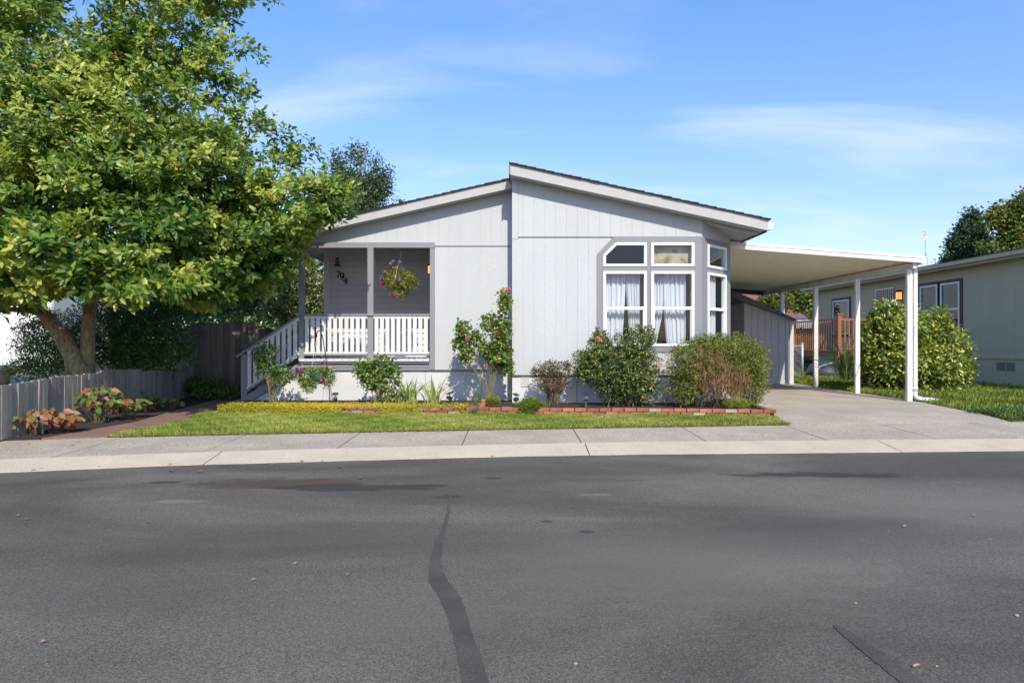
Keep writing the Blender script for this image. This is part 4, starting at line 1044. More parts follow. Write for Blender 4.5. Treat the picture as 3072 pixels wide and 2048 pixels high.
# shepherd's hook with basket
Yh = 11.05
hook = thing('shepherds_hook', 'thin black garden hook leaning in the bed below the porch', 'garden hook')
p0 = P(992, 1212, Yh)
B().tube([p0 + Vector((0, 0, -.1)), P(984, 1120, Yh), P(974, 1050, Yh), P(968, 1010, Yh), P(962, 994, Yh), P(955, 992, Yh), P(950, 1000, Yh), P(950, 1012, Yh)], .009, 8).build('pole', DARKM, hook, True)
bc = P(950, 1128, Yh)
sb = thing('flower_basket', 'green pot of white and magenta petunias hanging from the garden hook', 'hanging plant')
B().lathe((bc.x + .02, bc.y, bc.z), [(.11, -.10), (.15, .0), (.165, .07), (.17, .08)], 18).build('pot', PLASTG, sb, True)
B().lathe((bc.x + .02, bc.y, bc.z - .13), [(.05, -.01), (.12, .0), (.125, .01)], 18).build('saucer', PLASTG, sb, True)
b = B()
for a_ in (0.2, 2.2, 4.2): b.tube([(bc.x + .02 + .16 * math.cos(a_), bc.y + .16 * math.sin(a_), bc.z + .08), tuple(P(950, 1014, Yh))], .003, 4)
b.build('hanger', STEELG, sb)
foliage('foliage', [(bc.x - .14, Yh - .1, bc.z - .02, .17, .13, .17), (bc.x + .20, Yh - .05, bc.z - .02, .13, .13, .18), (bc.x - .10, Yh - .16, bc.z - .16, .12, .09, .12), (bc.x + .02, Yh - .08, bc.z + .1, .2, .1, .06)],
        260, 6, .02, ROSEL, sb, .035, .018, (.55, .22), .55)
for px, py in ((893, 1115), (898, 1124), (905, 1108), (970, 1085), (961, 1133), (972, 1146), (968, 1138), (890, 1108)): flower_head(P(px, py, Yh - .18), .034, PURP, sb, (0, .6))

# solar spotlights
def spot(label, px, py, Y, rot=0.0, m=BLACKP, tilt=.5, base_py=1215):
    c = P(px, py, Y); t_ = thing('solar_spotlight', label, 'garden light', 'solar spotlights in the beds', loc=(c.x, Y, max(.05, c.z - .10)))
    B().box(-.008, .008, -.008, .008, -.08, .05).build('stake', m, t_)
    b = B().bar((0, -.045, .085), (0, .035, .055), .07, .06).build('lamp_head', m, t_, bevel=.008)
    B().bar((0, -.052, .088), (0, -.047, .086), .055, .046).build('lens', SOLAR, b)
    s = B().bar((-.0, -.05, .145 - tilt * .02), (0, .05, .145 + tilt * .05), .10, .008).build('solar_panel', SOLAR, t_)
    B().box(-.006, .006, -.004, .006, .08, .145).build('bracket', m, t_)
    t_.rotation_euler = (0, 0, rot)
    return t_
spot('black solar spotlight beside the garden hook', 1006, 1190, 10.95, .2)
spot('black solar spotlight left of the upright brick', 1349, 1188, 10.95, -.7)
spot('black solar spotlight at the foot of the gable corner', 1548, 1192, 10.9, .6)
spot('grey solar spotlight in front of the large dark green shrub', 1758, 1190, 10.75, 0, mat('grey_plastic', (.10, .105, .11), .5))
spot('pale solar spotlight among the red leaved plants by the low fence', 128, 1292, 8.25, .5, mat('pale_grey_plastic', (.35, .36, .36), .4))
# terracotta shard
tag(B().lathe((X(1448, 10.75), 10.75, .05), [(.055, 0), (.06, .05), (.07, .12), (.072, .15)], 12).build('terracotta_pot', TERRA, None, True), 'small terracotta pot standing in the bed by the grey green herb', 'pot')

# ------------------------------------------------------------------ carport
carport = thing('carport', 'white metal carport with cream ribbed ceiling on slim white posts', 'carport')
CZ0, CZ1, CXL, CXR, CYF, CYB = 3.095, 2.80, 4.44, 8.33, 12.6, 20.3
def cz(x): return CZ0 + (CZ1 - CZ0) * (x - CXL) / (CXR - CXL)
n = 26
for k in range(n):
    y0 = CYF + .06 + (CYB - CYF - .06) * k / n; y1 = CYF + .06 + (CYB - CYF - .06) * (k + 1) / n
    b = B()
    pr = [(y0, .0), (y0 + .02, -.0), (y0 + .035, -.028), (y1 - .075, -.028), (y1 - .06, .0), (y1 - .002, .0), (y1 - .002, .012), (y0, .012)]
    b.prism([(CXL, y, cz(CXL) + .07 + z) for y, z in pr], [(CXR, y, cz(CXR) + .07 + z) for y, z in pr])
    b.build('roof_panel', PANW, carport)
for (z0, z1, d) in ((-.0, .05, 0), (.052, .085, .012), (.087, .145, 0.0)):
    B().prism([(CXL, CYF + d, cz(CXL) + z0), (CXR, CYF + d, cz(CXR) + z0), (CXR, CYF + d, cz(CXR) + z1), (CXL, CYF + d, cz(CXL) + z1)],
              [(CXL, CYF + .055, cz(CXL) + z0), (CXR, CYF + .055, cz(CXR) + z0), (CXR, CYF + .055, cz(CXR) + z1), (CXL, CYF + .055, cz(CXL) + z1)]).build('front_fascia', METALW, carport)
B().box(CXR, CXR + .09, CYF, CYB, CZ1 - .02, CZ1 + .135).build('side_gutter', METALW, carport)
B().box(CXR - .115, CXR - .045, CYF + .08, CYB, CZ1 - .10, CZ1 + .01).build('side_beam', METALW, carport)
B().box(CXL - .03, CXL - .0, CYF + .05, CYB, CZ0 - .03, CZ0 + .11).build('ledger', METALW, carport)
B().prism([(CXL, CYB + .003, CZ0 - .1), (CXR, CYB + .003, CZ1 - .1), (CXR, CYB + .003, CZ1 + .1), (CXL, CYB + .003, CZ0 + .1)], [(CXL, CYB + .06, CZ0 - .1), (CXR, CYB + .06, CZ1 - .1), (CXR, CYB + .06, CZ1 + .1), (CXL, CYB + .06, CZ0 + .1)]).build('rear_fascia', GUTD, carport)
post = None
for y in (12.87, 14.81, 16.83, 18.9):
    if post is None:
        post = B().box(-.055, .055, -.04, .04, -.04, CZ1 - .10).build('post', METALW, carport, bevel=.008); post.location = (8.25, y, 0)
    else: post2 = dup(post, carport, (8.25, y, 0))
B().box(5.9, 5.97, 20.1, 20.17, -.04, CZ1 + .1).build('post', METALW, carport)
dsx = 8.345
B().box(dsx - .035, dsx + .045, 12.80, 12.88, .16, CZ1 - .0).build('downspout', METALW, carport, bevel=.012)
B().tube([(dsx + .005, 12.84, .24), (dsx + .005, 12.84, .10), (dsx + .03, 12.83, .04), (dsx + .12, 12.80, .0), (dsx + .25, 12.76, .0), (dsx + .36, 12.72, -.01), (dsx + .42, 12.68, -.03)], [.052, .05, .05, .05, .048, .046, .046], 12).build('downspout_elbow', WHITE, carport, True)
B().tube([(dsx + .005, 12.84, .18), (dsx + .005, 12.84, .26)], .058, 12).build('downspout_collar', WHITE, carport, True)
# mast and twigs on top
b = B()
for k in range(6): x = 7.0 + random.uniform(-.1, .1); b.tube([(x, CYF + .1, cz(7) + .15), (x + random.uniform(-.08, .08), CYF + .1, cz(7) + .16 + random.uniform(0, .03))], .004, 4)
tag(b.build('fallen_twigs', TWIG), 'few dry twigs lying on the front edge of the carport roof', 'twigs', kind='stuff')

# shed under the carport
shed = thing('storage_shed', 'blue grey storage shed with slanting roof at the back of the carport', 'shed')
SX0, SX1, SY = 6.79, 8.20, 18.1
SHEDM = mat('shed_paint', (0.40, 0.40, 0.43), 0.75, 0.15, 2, (0.36, 0.36, 0.39), 0.2, 60, (1, 1, .3))
def zs(x): return 2.33 - (x - SX0) * .36
B().xz([(SX0, -.04), (SX1, -.04), (SX1, zs(SX1)), (SX0, zs(SX0))], SY + .02, SY + .08).build('wall', SHEDM, shed)
x = SX0
while x < SX1 - .02:
    x1 = min(x + .2, SX1); a_, b_ = x + .005, x1 - .005
    B().xz([(a_, .10), (b_, .10), (b_, zs(b_)), (a_, zs(a_))], SY, SY + .022).build('siding_board', SHEDM, shed); x = x1
B().box(SX0, SX1, SY - .015, SY + .018, -.035, .097).build('base_board', SHEDM, shed)
B().box(SX0, SX0 + .06, SY + .082, 20.0, -.04, zs(SX0)).build('wall', SHEDM, shed)
B().box(SX1 - .06, SX1, SY + .082, 20.0, -.04, zs(SX1)).build('wall', SHEDM, shed)
B().box(SX1 - .09, SX1 + .02, SY - .03, SY - .003, -.04, zs(SX1) - .02).build('corner_board', SKIRT, shed)
B().xz([(SX0 - .4, zs(SX0 - .4) + .0), (SX1 + .08, zs(SX1 + .08) + .0), (SX1 + .08, zs(SX1 + .08) + .035), (SX0 - .4, zs(SX0 - .4) + .21)], SY - .18, 20.2).build('roof', mat('shed_roof_edge', (.10, .10, .135), .7, .2), shed)
B().box(SX0 - .02, SX0 - .003, 18.5, 18.95, .9, 1.75).build('cabinet_door', mat('beige_panel', (.42, .40, .36), .6), shed)
# utility wall joining shed to the home
B().box(4.5, SX0 - .03, 19.0, 19.08, -.04, 2.15)
tag(B().box(5.0, 6.74, 19.9, 19.98, -.04, 2.25).build('screen_wall', LAPW), 'plain grey screen wall between the home and the storage shed', 'wall')

# ------------------------------------------------------------------ khaki neighbour house
nh = thing('khaki_house', 'khaki single storey house along the right side with brown framed windows', 'house')
NX, NY0, NY1 = 13.6, 11.0, 27.9
B().box(NX, NX + .12, NY0, NY1, .80, 3.46).build('wall', NSIDE, nh)
B().box(NX, 20, NY1, NY1 + .1, 0, 3.46).build('wall', NSIDE, nh)
y = NY0; k = 0
while y < NY1 - .01:
    y1 = min(y + 1.22, NY1)
    B().box(NX + .02, NX + .06, y + .006, y1 - .006, -.05, .72).build('skirting_panel', NSIDE, nh); y = y1
B().box(NX - .015, NX + .03, NY0, NY1, .725, .795).build('belt_trim', NTRIM, nh)
for a_ in np.arange(NY0, NY1, .41):
    B().box(NX - .0035, NX - .0005, a_, a_ + .012, .80, 3.40).build('siding_groove', NTRIM, nh)
b = B().box(NX - .34, NX - .02, NY0 - .3, NY1 + .3, 3.42, 3.46).build('soffit', NTRIM, nh)
B().box(NX - .36, NX - .34, NY0 - .3, NY1 + .3, 3.40, 3.56).build('fascia_board', NTRIM, nh)
B().yz([(0, 0)], 0, 0) if False else None
b = B(); b.xz([(NX - .48, 3.47), (NX - .365, 3.44), (NX - .365, 3.57), (NX - .49, 3.57)], NY0 - .3, NY1 + .3); b.build('gutter', NTRIM, nh)
rf = B().xz([(NX - .42, 3.585), (NX + 5, 4.45), (NX + 5, 4.40), (NX - .42, 3.56)], NY0 - .35, NY1 + .35).build('roof', NROOF, nh)
for k in range(5):
    x0 = NX - .42 + k * .14
    B().xz([(x0, 3.588 + k * .0224), (x0 + .15, 3.588 + k * .0224 + .024), (x0 + .15, 3.588 + k * .0224 + .026), (x0, 3.588 + k * .0224 + .022)], NY0 - .35, NY1 + .35).build('shingle_course', NROOF, rf)
side = lambda u, d, z: (NX + d, -u, z)     # u = -Y so that windings keep their sense
def nwindow(y0, y1, z0, z1, meet=None, trim=True, m=GLASSR):
    tw = .10
    if trim:
        for (a_, b_, c_, d_) in ((y0 - tw, y1 + tw, z1, z1 + tw), (y0 - tw, y1 + tw, z0 - tw, z0), (y0 - tw, y0, z0 + .001, z1 - .001), (y1, y1 + tw, z0 + .001, z1 - .001)):
            B().box(NX - .03, NX - .001, a_, b_, c_, d_).build('window_trim', BROWN, nh)
    q = B()
    fw = .05
    fr_ = q.box(NX - .045, NX - .002, y0, y1, z0, z0 + fw).box(NX - .045, NX - .002, y0, y1, z1 - fw, z1).box(NX - .045, NX - .002, y0, y0 + fw, z0 + fw, z1 - fw).box(NX - .045, NX - .002, y1 - fw, y1, z0 + fw, z1 - fw).build('window_frame', VINYL, nh)
    B().box(NX - .012, NX - .008, y0 + fw, y1 - fw, z0 + fw, z1 - fw).build('pane', m, fr_)
    if meet: B().box(NX - .035, NX - .014, y0 + fw, y1 - fw, meet - .03, meet + .03).build('meeting_rail', VINYL, fr_)
    B().box(NX - .006, NX - .003, y0 + fw, y1 - fw, z0 + fw, z1 - fw).build('dark_backing', mat('window_backing', (.04, .055, .07), .8, .8, 3, (.11, .14, .16)), fr_)  # mottled dark sheet paints in the dim interior behind the pane
nwindow(18.78, 19.62, 1.38, 3.02, 2.20); nwindow(19.76, 20.6, 1.38, 3.02, 2.20)
nwindow(24.95, 26.2, 1.5, 2.9, 2.1)
B().box(NX - .03, NX - .001, 22.05, 23.05, .85, 3.08).build('door', mat('brown_door', (.20, .09, .06), .6), nh)
dr = [o for o in nh.children if o.name == 'door'][0] if any(o.name == 'door' for o in nh.children) else nh
for y in np.linspace(22.05, 23.05, 9):
    B().box(NX - .055, NX - .035, y - .01, y + .01, .85, 3.08).build('security_bar', VINYL, dr)
B().box(NX - .057, NX - .033, 22.0, 23.1, 3.083, 3.12).build('door_head', VINYL, dr)
for y0 in (16.78, 17.12):
    B().box(NX + .001, NX + .018, y0, y0 + .27, .40, .62).build('skirting_vent', mat('vent_grey', (.16, .16, .15), .7), nh)
lantern('wall_lantern', Vector((NX - .11, 21.6, Zc(886, 21.6))), 'lit amber lantern on the khaki house wall above the glossy bush', 1.6)
wl = [o for o in bpy.data.objects if o.name == 'wall_lantern'][0]
B().box(.088, .105, -.05, .05, -.06, .06).build('bracket', DARKM, wl)
# antenna
Ya = 19.0; ant = thing('roof_antenna', 'white dish antenna on a thin mast above the khaki house roof', 'antenna')
q = P(2778, 790, 20.5); b = B().tube([q, P(2776, 705, 20.5)], .018, 6).build('mast', STEELG, ant)
b = B(); b.tube([P(2777, 745, 20.5), P(2770, 795, 20.2)], .006, 4); b.tube([P(2777, 745, 20.5), P(2784, 795, 20.8)], .006, 4); b.build('guy_wire', STEELG, ant)
c = P(2768, 706, 20.5); b = B()
for sgn in range(2):
    v = []; f = []
    for i in range(6):
        for k in range(12):
            r_ = .135 * i / 5; a_ = 2 * math.pi * k / 12
            v.append((c.x + r_ * math.cos(a_) * .8, c.y - .05 + r_ * r_ * 2.0 * -1 + sgn * .008, c.z + r_ * math.sin(a_)))
            if i: f.append(((i - 1) * 12 + k, (i - 1) * 12 + (k + 1) % 12, i * 12 + (k + 1) % 12, i * 12 + k))
    b.add(v, f)
b.build('dish', mat('dish_grey', (.55, .53, .52), .5), ant, True)
B().tube([c, (c.x, c.y - .16, c.z - .02)], .012, 6).build('feed_horn', DARKM, ant)

# brown deck
deck = thing('redwood_deck', 'raised red brown deck with slatted railing against the khaki house', 'deck')
DX, DY, DYB = 11.4, 21.6, 25.0
for (x, y, h) in ((DX, DY, 2.12), (13.45, DY, 2.05), (DX, DYB, 2.05)):
    p_ = B().box(x - .06, x + .06, y - .06, y + .06, -.05, h).build('post', DECKM, deck)
    B().box(x - .09, x + .09, y - .09, y + .09, h + .002, h + .045).build('post_cap', DECKM, p_)
B().box(DX - .04, DX + .02, DY + .063, DYB - .063, .64, .84).build('beam', DECKM, deck)
B().box(DX + .063, 13.385, DY - .04, DY + .02, .64, .84).build('beam', DECKM, deck)
B().box(DX - .04, DX + .04, DY + .063, DYB - .063, 1.94, 2.0).build('rail', DECKM, deck); B().box(DX + .063, 13.385, DY - .04, DY + .04, 1.94, 2.0).build('rail', DECKM, deck)
B().box(DX - .02, DX + .02, DY + .063, DYB - .063, .93, .98).build('rail', DECKM, deck); B().box(DX + .063, 13.385, DY - .02, DY + .02, .93, .98).build('rail', DECKM, deck)
sm = B().box(-.018, .018, -.02, .02, .86, 1.938).mesh('slat'); sm.materials.append(DECKM)
for y in np.arange(DY + .15, DYB - .1, .165):
    o = bpy.data.objects.new('slat', sm); col.objects.link(o); o.parent = deck; o.location = (DX - .065, y, 0)
for x in np.arange(DX + .17, 13.38, .15):
    o = bpy.data.objects.new('slat', sm); col.objects.link(o); o.parent = deck; o.location = (x, DY - .065, 0); o.rotation_euler = (0, 0, R(90))
for x in np.arange(DX + .07, 13.5, .145):
    B().box(x, x + .138, DY + .03, DYB, .845, .875).build('deck_board', DECKM, deck)
# upturned tub under the deck
tb = thing('plastic_tub', 'dark upturned tub with pale blue rim lying in the grass under the deck', 'tub')
c = P(2486, 1112, 21.2)
B().lathe((c.x, 21.4, -.04), [(.62, 0), (.60, .25), (.48, .45), (.2, .56)], 18).build('shell', mat('dark_tarp', (.05, .055, .07), .5), tb, True)
B().tube([(c.x - .6, 21.1, -.02), (c.x - .42, 20.95, .35), (c.x, 20.85, .5), (c.x + .5, 20.95, .3)], .035, 8).build('rim', mat('pale_blue_plastic', (.25, .38, .48), .4), tb, True)

# chain link fence
cl = thing('chain_link_fence', 'short galvanised chain link fence between the shed and the deck', 'fence')
YC = 21.0; xp = X(2407, YC)
B().tube([(xp, YC, -.05), (xp, YC, 1.14)], .04, 10).build('post', STEELG, cl, True)
B().tube([(xp, YC, 1.14), (xp, YC, 1.17)], [.05, .02], 10).build('post_cap', STEELG, cl, True)
B().tube([(xp, YC, 1.05), (8.9, YC, 1.05)], .02, 8).build('top_rail', STEELG, cl, True)
b = B()
x0_, x1_ = 8.9, xp
for k in range(-14, 20):
    for s in (1, -1):
        a0 = x0_ + k * .085; za, zb = 0.0, 1.04; xa, xb = (a0, a0 + 1.04) if s > 0 else (a0 + 1.04, a0)
        # clip to x range
        pts = []
        for tt in np.linspace(0, 1, 15):
            xx = xa + (xb - xa) * tt
            if x0_ <= xx <= x1_: pts.append((xx, YC, za + (zb - za) * tt))
        if len(pts) > 1: b.tube([pts[0], pts[-1]], .0042, 3)
b.build('wire_mesh', STEELG, cl)['kind'] = 'stuff'

# big glossy bush and yucca
shrub('glossy_bush', 'large rounded bush with glossy yellow green leaves beside the front carport post', 'bush',
      [bl(2665, 1015, 15.6, 72, 92), bl(2700, 970, 15.6, 55, 52), bl(2790, 1030, 15.6, 80, 85), bl(2740, 1095, 15.5, 120, 85), bl(2830, 1070, 15.6, 65, 55), bl(2850, 1120, 15.6, 50, 50), bl(2630, 1080, 15.6, 50, 90), bl(2885, 1095, 15.6, 26, 16)],
      1900, 8, .06, LAUL, .115, .042, (X(2730, 15.6), 15.6, -.03), 30, TWIG, (.54, .22), shell=.66, r0=.02, simple=False, spread=.2, zmin=.0)
clump('yucca', 'dark spiky sword leaved plant between the carport posts', (X(2545, 15.5), 15.5, .25), 210, 1.15, .032, leafmat('yucca_blade', [(0, (.05, .085, .03)), (.7, (.15, .20, .07)), (1, (.32, .33, .15))], .4, .15), .10, .95, tint=(.4, .25))

# ------------------------------------------------------------------ low fence, tall fence
lf = thing('low_picket_fence', 'knee high grey weathered picket fence running back along the left bed', 'fence')
pk = B().box(-.014, .014, -.047, .047, 0, 1).mesh('picket'); pk.materials.append(FENCE)
def fpos(Y): return -6.45 - .13 * (Y - 7.8)
Y = 6.4; k = 0
while Y < 14.3:
    h = .64 + (.05 if Y < 11.6 else .02) * math.sin(Y * .8) + random.uniform(-.008, .008) + (.03 if Y > 10.2 and Y < 11.6 else 0)
    o = bpy.data.objects.new('picket', pk); col.objects.link(o); o.parent = lf
    o.location = (fpos(Y) + random.uniform(-.006, .006), Y, -.04); o.scale = (1, random.uniform(1.06, 1.10), h + .04)
    o.rotation_euler = (random.gauss(0, .012) + (.05 if 11.4 < Y < 11.9 else 0), random.gauss(0, .01), R(7.4))
    Y += .103 if k % 9 else .11; k += 1
for (z) in (.12, .45):
    B().bar((fpos(6.4) - .05, 6.4, z), (fpos(14.3) - .05, 14.3, z), .03, .08).build('rail', FENCE, lf)
tf = thing('tall_board_fence', 'dark weathered board fence taller than the stairs beyond the left bed', 'fence')
x = X(575, 14.2)
while x < X(768, 14.2):
    w = random.choice((.14, .135, .145)); h = 1.63 + random.uniform(-.012, .012)
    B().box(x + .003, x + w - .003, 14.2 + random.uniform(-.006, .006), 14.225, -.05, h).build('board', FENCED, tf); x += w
B().box(X(575, 14.2), X(768, 14.2), 14.235, 14.27, 1.2, 1.29).build('rail', FENCED, tf)
rf_ = thing('rear_board_fence', 'dark board fence seen through the stair railing behind the tall fence', 'fence')
x = -9.5
while x < -4.3:
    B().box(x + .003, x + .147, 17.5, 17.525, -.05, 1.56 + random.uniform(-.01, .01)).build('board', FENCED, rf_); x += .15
B().box(-9.5, -4.3, 17.53, 17.57, 1.1, 1.19).build('rail', FENCED, rf_)

# ------------------------------------------------------------------ magnolia
mag = thing('magnolia_tree', 'large leafy magnolia tree with forked trunk leaning over the low fence', 'tree')
Ym = 10.7
tr = B().tube([P(262, 1145, Ym), P(245, 1110, Ym), P(215, 1060, Ym), P(180, 1000, Ym), P(140, 950, Ym), P(105, 915, Ym), P(60, 850, Ym), P(0, 700, Ym + .3), P(-60, 450, Ym + .5)],
              [.20, .155, .14, .125, .11, .09, .08, .06, .03], 12).build('trunk', BARK, mag, True)
B().tube([P(255, 1140, Ym), P(262, 1090, Ym + .1), P(264, 1000, Ym + .15), P(268, 930, Ym + .15), P(285, 860, Ym + .2), P(300, 600, Ym + .3), P(330, 300, Ym + .4), P(350, -100, Ym + .5)], [.16, .12, .105, .10, .095, .08, .06, .02], 12).build('trunk', BARK, mag, True)
B().tube([P(160, 980, Ym), P(140, 950, Ym - .05), P(100, 932, Ym - .1), P(30, 928, Ym - .2), P(-60, 940, Ym - .4)], [.06, .065, .055, .045, .03], 9).build('branch', BARK, mag, True)
B().tube([P(208, 1130, Ym - .05), P(198, 1060, Ym - .05), P(175, 1010, Ym - .02), P(150, 965, Ym)], [.05, .045, .05, .05], 8).build('branch', BARK, mag, True)
MB = [bl(60, 480, 10.4, 260, 250), bl(300, 440, 10.2, 230, 200), bl(120, 760, 9.2, 260, 110), bl(420, 720, 9.4, 220, 130), bl(560, 560, 10.0, 190, 160),
      bl(720, 600, 10.3, 180, 120), bl(860, 600, 10.5, 150, 90), bl(640, 760, 10.3, 170, 90), bl(820, 730, 11.0, 130, 80), bl(540, 300, 10.7, 170, 170), bl(600, 120, 10.9, 140, 170),
      bl(420, 150, 10.9, 110, 190), bl(40, 150, 10.3, 150, 200), bl(310, 170, 10.7, 95, 190), bl(300, 250, 10.6, 90, 130), bl(20, 60, 10.6, 100, 150), bl(700, 420, 10.8, 120, 120), bl(860, 440, 10.9, 50, 80), bl(980, 580, 10.6, 60, 60),
      bl(170, 320, 10.0, 180, 130), bl(-150, 500, 10.3, 260, 340), bl(-150, 850, 9.4, 200, 90), bl(540, -150, 11, 230, 200), bl(0, -150, 10.8, 250, 180), bl(930, 790, 11.3, 22, 60), bl(330, 830, 8.9, 200, 70), bl(560, 830, 9.6, 110, 55), bl(60, 860, 9.3, 160, 45), bl(700, 820, 10.9, 120, 70), bl(600, 850, 10.6, 140, 60), bl(935, 770, 11.3, 30, 70), bl(760, 700, 10.4, 160, 90), bl(960, 640, 10.6, 75, 60), bl(230, 600, 9.8, 260, 150), bl(480, 480, 10.0, 200, 150), bl(30, 850, 10.3, 90, 60)]
for k_, q in enumerate(((700, 600, 10.3), (860, 600, 10.5), (560, 300, 10.7), (120, 760, 9.3), (420, 720, 9.4), (820, 730, 11.0), (600, 120, 10.9), (60, 150, 10.3), (720, 420, 10.8), (170, 320, 10.), (540, 560, 10), (980, 580, 10.6))):
    s_ = P(285, 860, Ym + .2) if k_ % 2 else P(300, 620, Ym + .3); e = P(*q)
    B().tube([s_, s_.lerp(e, .35) + Vector((0, 0, .25)), s_.lerp(e, .7) + Vector((0, 0, .2)), e], [.06, .045, .03, .012], 7).build('branch', BARK, mag, True)
def mag_leaves(n_b):
    bc, bu = blob_points(MB, n_b, .80)
    nr = 15
    bsz = np.repeat(.75 + .5 * rng.random(n_b), nr)[:, None]
    off = rand_unit(n_b * nr) * (rng.random((n_b * nr, 1)) ** .45) * np.array([.44, .40, .27]) * bsz
    off[:, 2] = np.abs(off[:, 2]) * 1.1 - .10 - .25 * (off[:, 0] ** 2 + off[:, 1] ** 2)
    c = np.repeat(bc, nr, 0) + off
    u = unit(off + .02) * .7 + np.repeat(bu, nr, 0) * .45
    btint = np.repeat(rng.normal(0, .17, n_b), nr)
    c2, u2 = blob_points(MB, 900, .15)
    btint = np.concatenate([btint, np.full(len(c2), -.22)])  # inner leaves tinted darker to paint in shade inside the crown
    c = np.concatenate([c, c2]); u = np.concatenate([u, u2])
    ok = (c[:, 2] > 1.72) & ~((c[:, 1] > 11.75) & (c[:, 0] > -4.4)) & (c[:, 1] > 6.8) & ~((c[:, 0] > -3.75) & (c[:, 2] < 3.05)) & ~((c[:, 0] > -3.3) & (c[:, 2] < 3.3))
    c = c[ok]; u = u[ok]; btint = btint[ok]; n = len(c)
    per = 9
    axis = unit(u * .8 + np.array([0.05, -.25, .55]) + rand_unit(n) * .45)
    A = np.repeat(axis, per, 0); a2 = unit(np.cross(A, rand_unit(n * per)))
    ang = np.tile(np.linspace(.35, 1.45, per), n)[:, None] + rng.normal(0, .15, (n * per, 1))
    d = A * np.cos(ang) + a2 * np.sin(ang) + np.array([0, 0, -.28])
    nrm = A * np.sin(ang) - a2 * np.cos(ang) + rand_unit(n * per) * .25
    nrm = np.where(nrm[:, 2:3] < -.2, -nrm, nrm)
    pos = np.repeat(c, per, 0) - A * np.tile(np.linspace(0, .16, per), n)[:, None] + rng.normal(size=(n * per, 3)) * .012
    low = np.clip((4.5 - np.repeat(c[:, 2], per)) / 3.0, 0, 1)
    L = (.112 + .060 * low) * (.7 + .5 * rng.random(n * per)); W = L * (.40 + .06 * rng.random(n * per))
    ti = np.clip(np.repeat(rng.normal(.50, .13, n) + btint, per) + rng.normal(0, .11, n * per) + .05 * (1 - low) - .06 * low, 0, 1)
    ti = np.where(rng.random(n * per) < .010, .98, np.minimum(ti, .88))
    return pos, d, nrm, L, W, ti
pos, d, nrm, L, W, ti = mag_leaves(860)
# the leaves that show largest: nearest to the street side, each an object of its own
dist = pos[:, 1] + 0 * pos[:, 0]
vis = (np.abs(pos[:, 0] / pos[:, 1]) < .80) & (pos[:, 2] < 3.4)
key = np.where(vis, dist, 99) - L * 6
order = np.argsort(key)[:280]
mask = np.ones(len(pos), bool); mask[order] = False
for i in order:
    sl_ = slice(i, i + 1)
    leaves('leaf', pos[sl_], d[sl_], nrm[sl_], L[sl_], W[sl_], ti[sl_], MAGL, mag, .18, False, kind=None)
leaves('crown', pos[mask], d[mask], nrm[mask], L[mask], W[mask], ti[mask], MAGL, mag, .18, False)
# twigs inside the crown
b = B(); cc, uu = blob_points([q_[:3] + tuple(v_ * .6 for v_ in q_[3:6]) for q_ in MB], 160, .1)
for q in cc:
    if q[2] > 1.9 and not (q[1] > 11.6 and q[0] > -4.4):
        a_ = Vector(q); b.tube([a_, a_ + Vector((random.gauss(0, .1), random.gauss(0, .1), .15)), a_ + Vector((random.gauss(0, .15), random.gauss(0, .12), random.uniform(.2, .4)))], [.009, .007, .003], 5, False)
b.build('twigs', TWIG, mag)['kind'] = 'stuff'

# ------------------------------------------------------------------ shrubs behind the low fence
def hedge(name, label, blobs, n_cl, m, L, W, base, tint=(.4, .2), per=7, size=.04, nst=14, cat='bush', zmin=0.0, shell=.45, r0=.02, simple=True, group=None):
    return shrub(name, label, cat, blobs, n_cl, per, size, m, L, W, base, nst, TWIG, tint, shell, r0, group, simple, .25, zmin=zmin)
hedge('leafy_shrub', 'loose fine leaved shrub against the white trailer behind the low fence', [bl(170, 1060, 11.8, 120, 80), bl(110, 1000, 12.2, 60, 70), bl(80, 1110, 11.5, 70, 40), bl(240, 1010, 12.2, 60, 90), bl(140, 950, 12.4, 40, 35)], 1100, DARKL, .048, .020, (X(170, 11.8), 11.8, -.04), (.5, .25), size=.035, shell=.3)
hedge('dark_hedge', 'dark shaded hedge between the magnolia trunk and the tall board fence', [bl(400, 1010, 12.9, 110, 110), bl(500, 980, 13.2, 90, 110), bl(320, 980, 13.0, 80, 120), bl(440, 1070, 12.7, 140, 55), bl(420, 900, 13.4, 150, 80), bl(620, 900, 14.8, 130, 60)], 2400, DARKL, .055, .026, (X(400, 13), 13, -.04), (.3, .2), size=.05, nst=24, shell=.35)
hedge('tall_evergreen', 'tall dark evergreen mass behind the tall board fence', [bl(600, 850, 16.0, 190, 110), bl(740, 860, 16.2, 90, 90), bl(450, 820, 16.0, 160, 120)], 1600, DARKL, .08, .034, (X(600, 16), 16, -.04), (.3, .2), size=.07, nst=12)
hedge('variegated_shrub', 'sunlit pale green shrub seen past the porch post', [bl(880, 860, 15.8, 72, 100), bl(850, 930, 15.6, 60, 60), bl(930, 900, 15.9, 40, 90), bl(900, 780, 16.0, 50, 80)], 1300, leafmat('pale_shrub_leaf', [(0, (.07, .11, .04)), (.5, (.22, .27, .09)), (1, (.50, .52, .28))], .5, .25), .075, .032, (X(890, 15.8), 15.8, -.04), (.5, .28), size=.05)
# low plants at the foot of the fences
hedge('border_plant', 'low dark leafy plants at the foot of the tall board fence', [bl(640, 1165, 13.4, 60, 26), bl(700, 1180, 13.3, 40, 20), bl(590, 1155, 13.6, 40, 24)], 260, ROSEL, .07, .03, (X(640, 13.4), 13.4, -.04), (.35, .2), size=.03, r0=.006, nst=10, cat='plant')
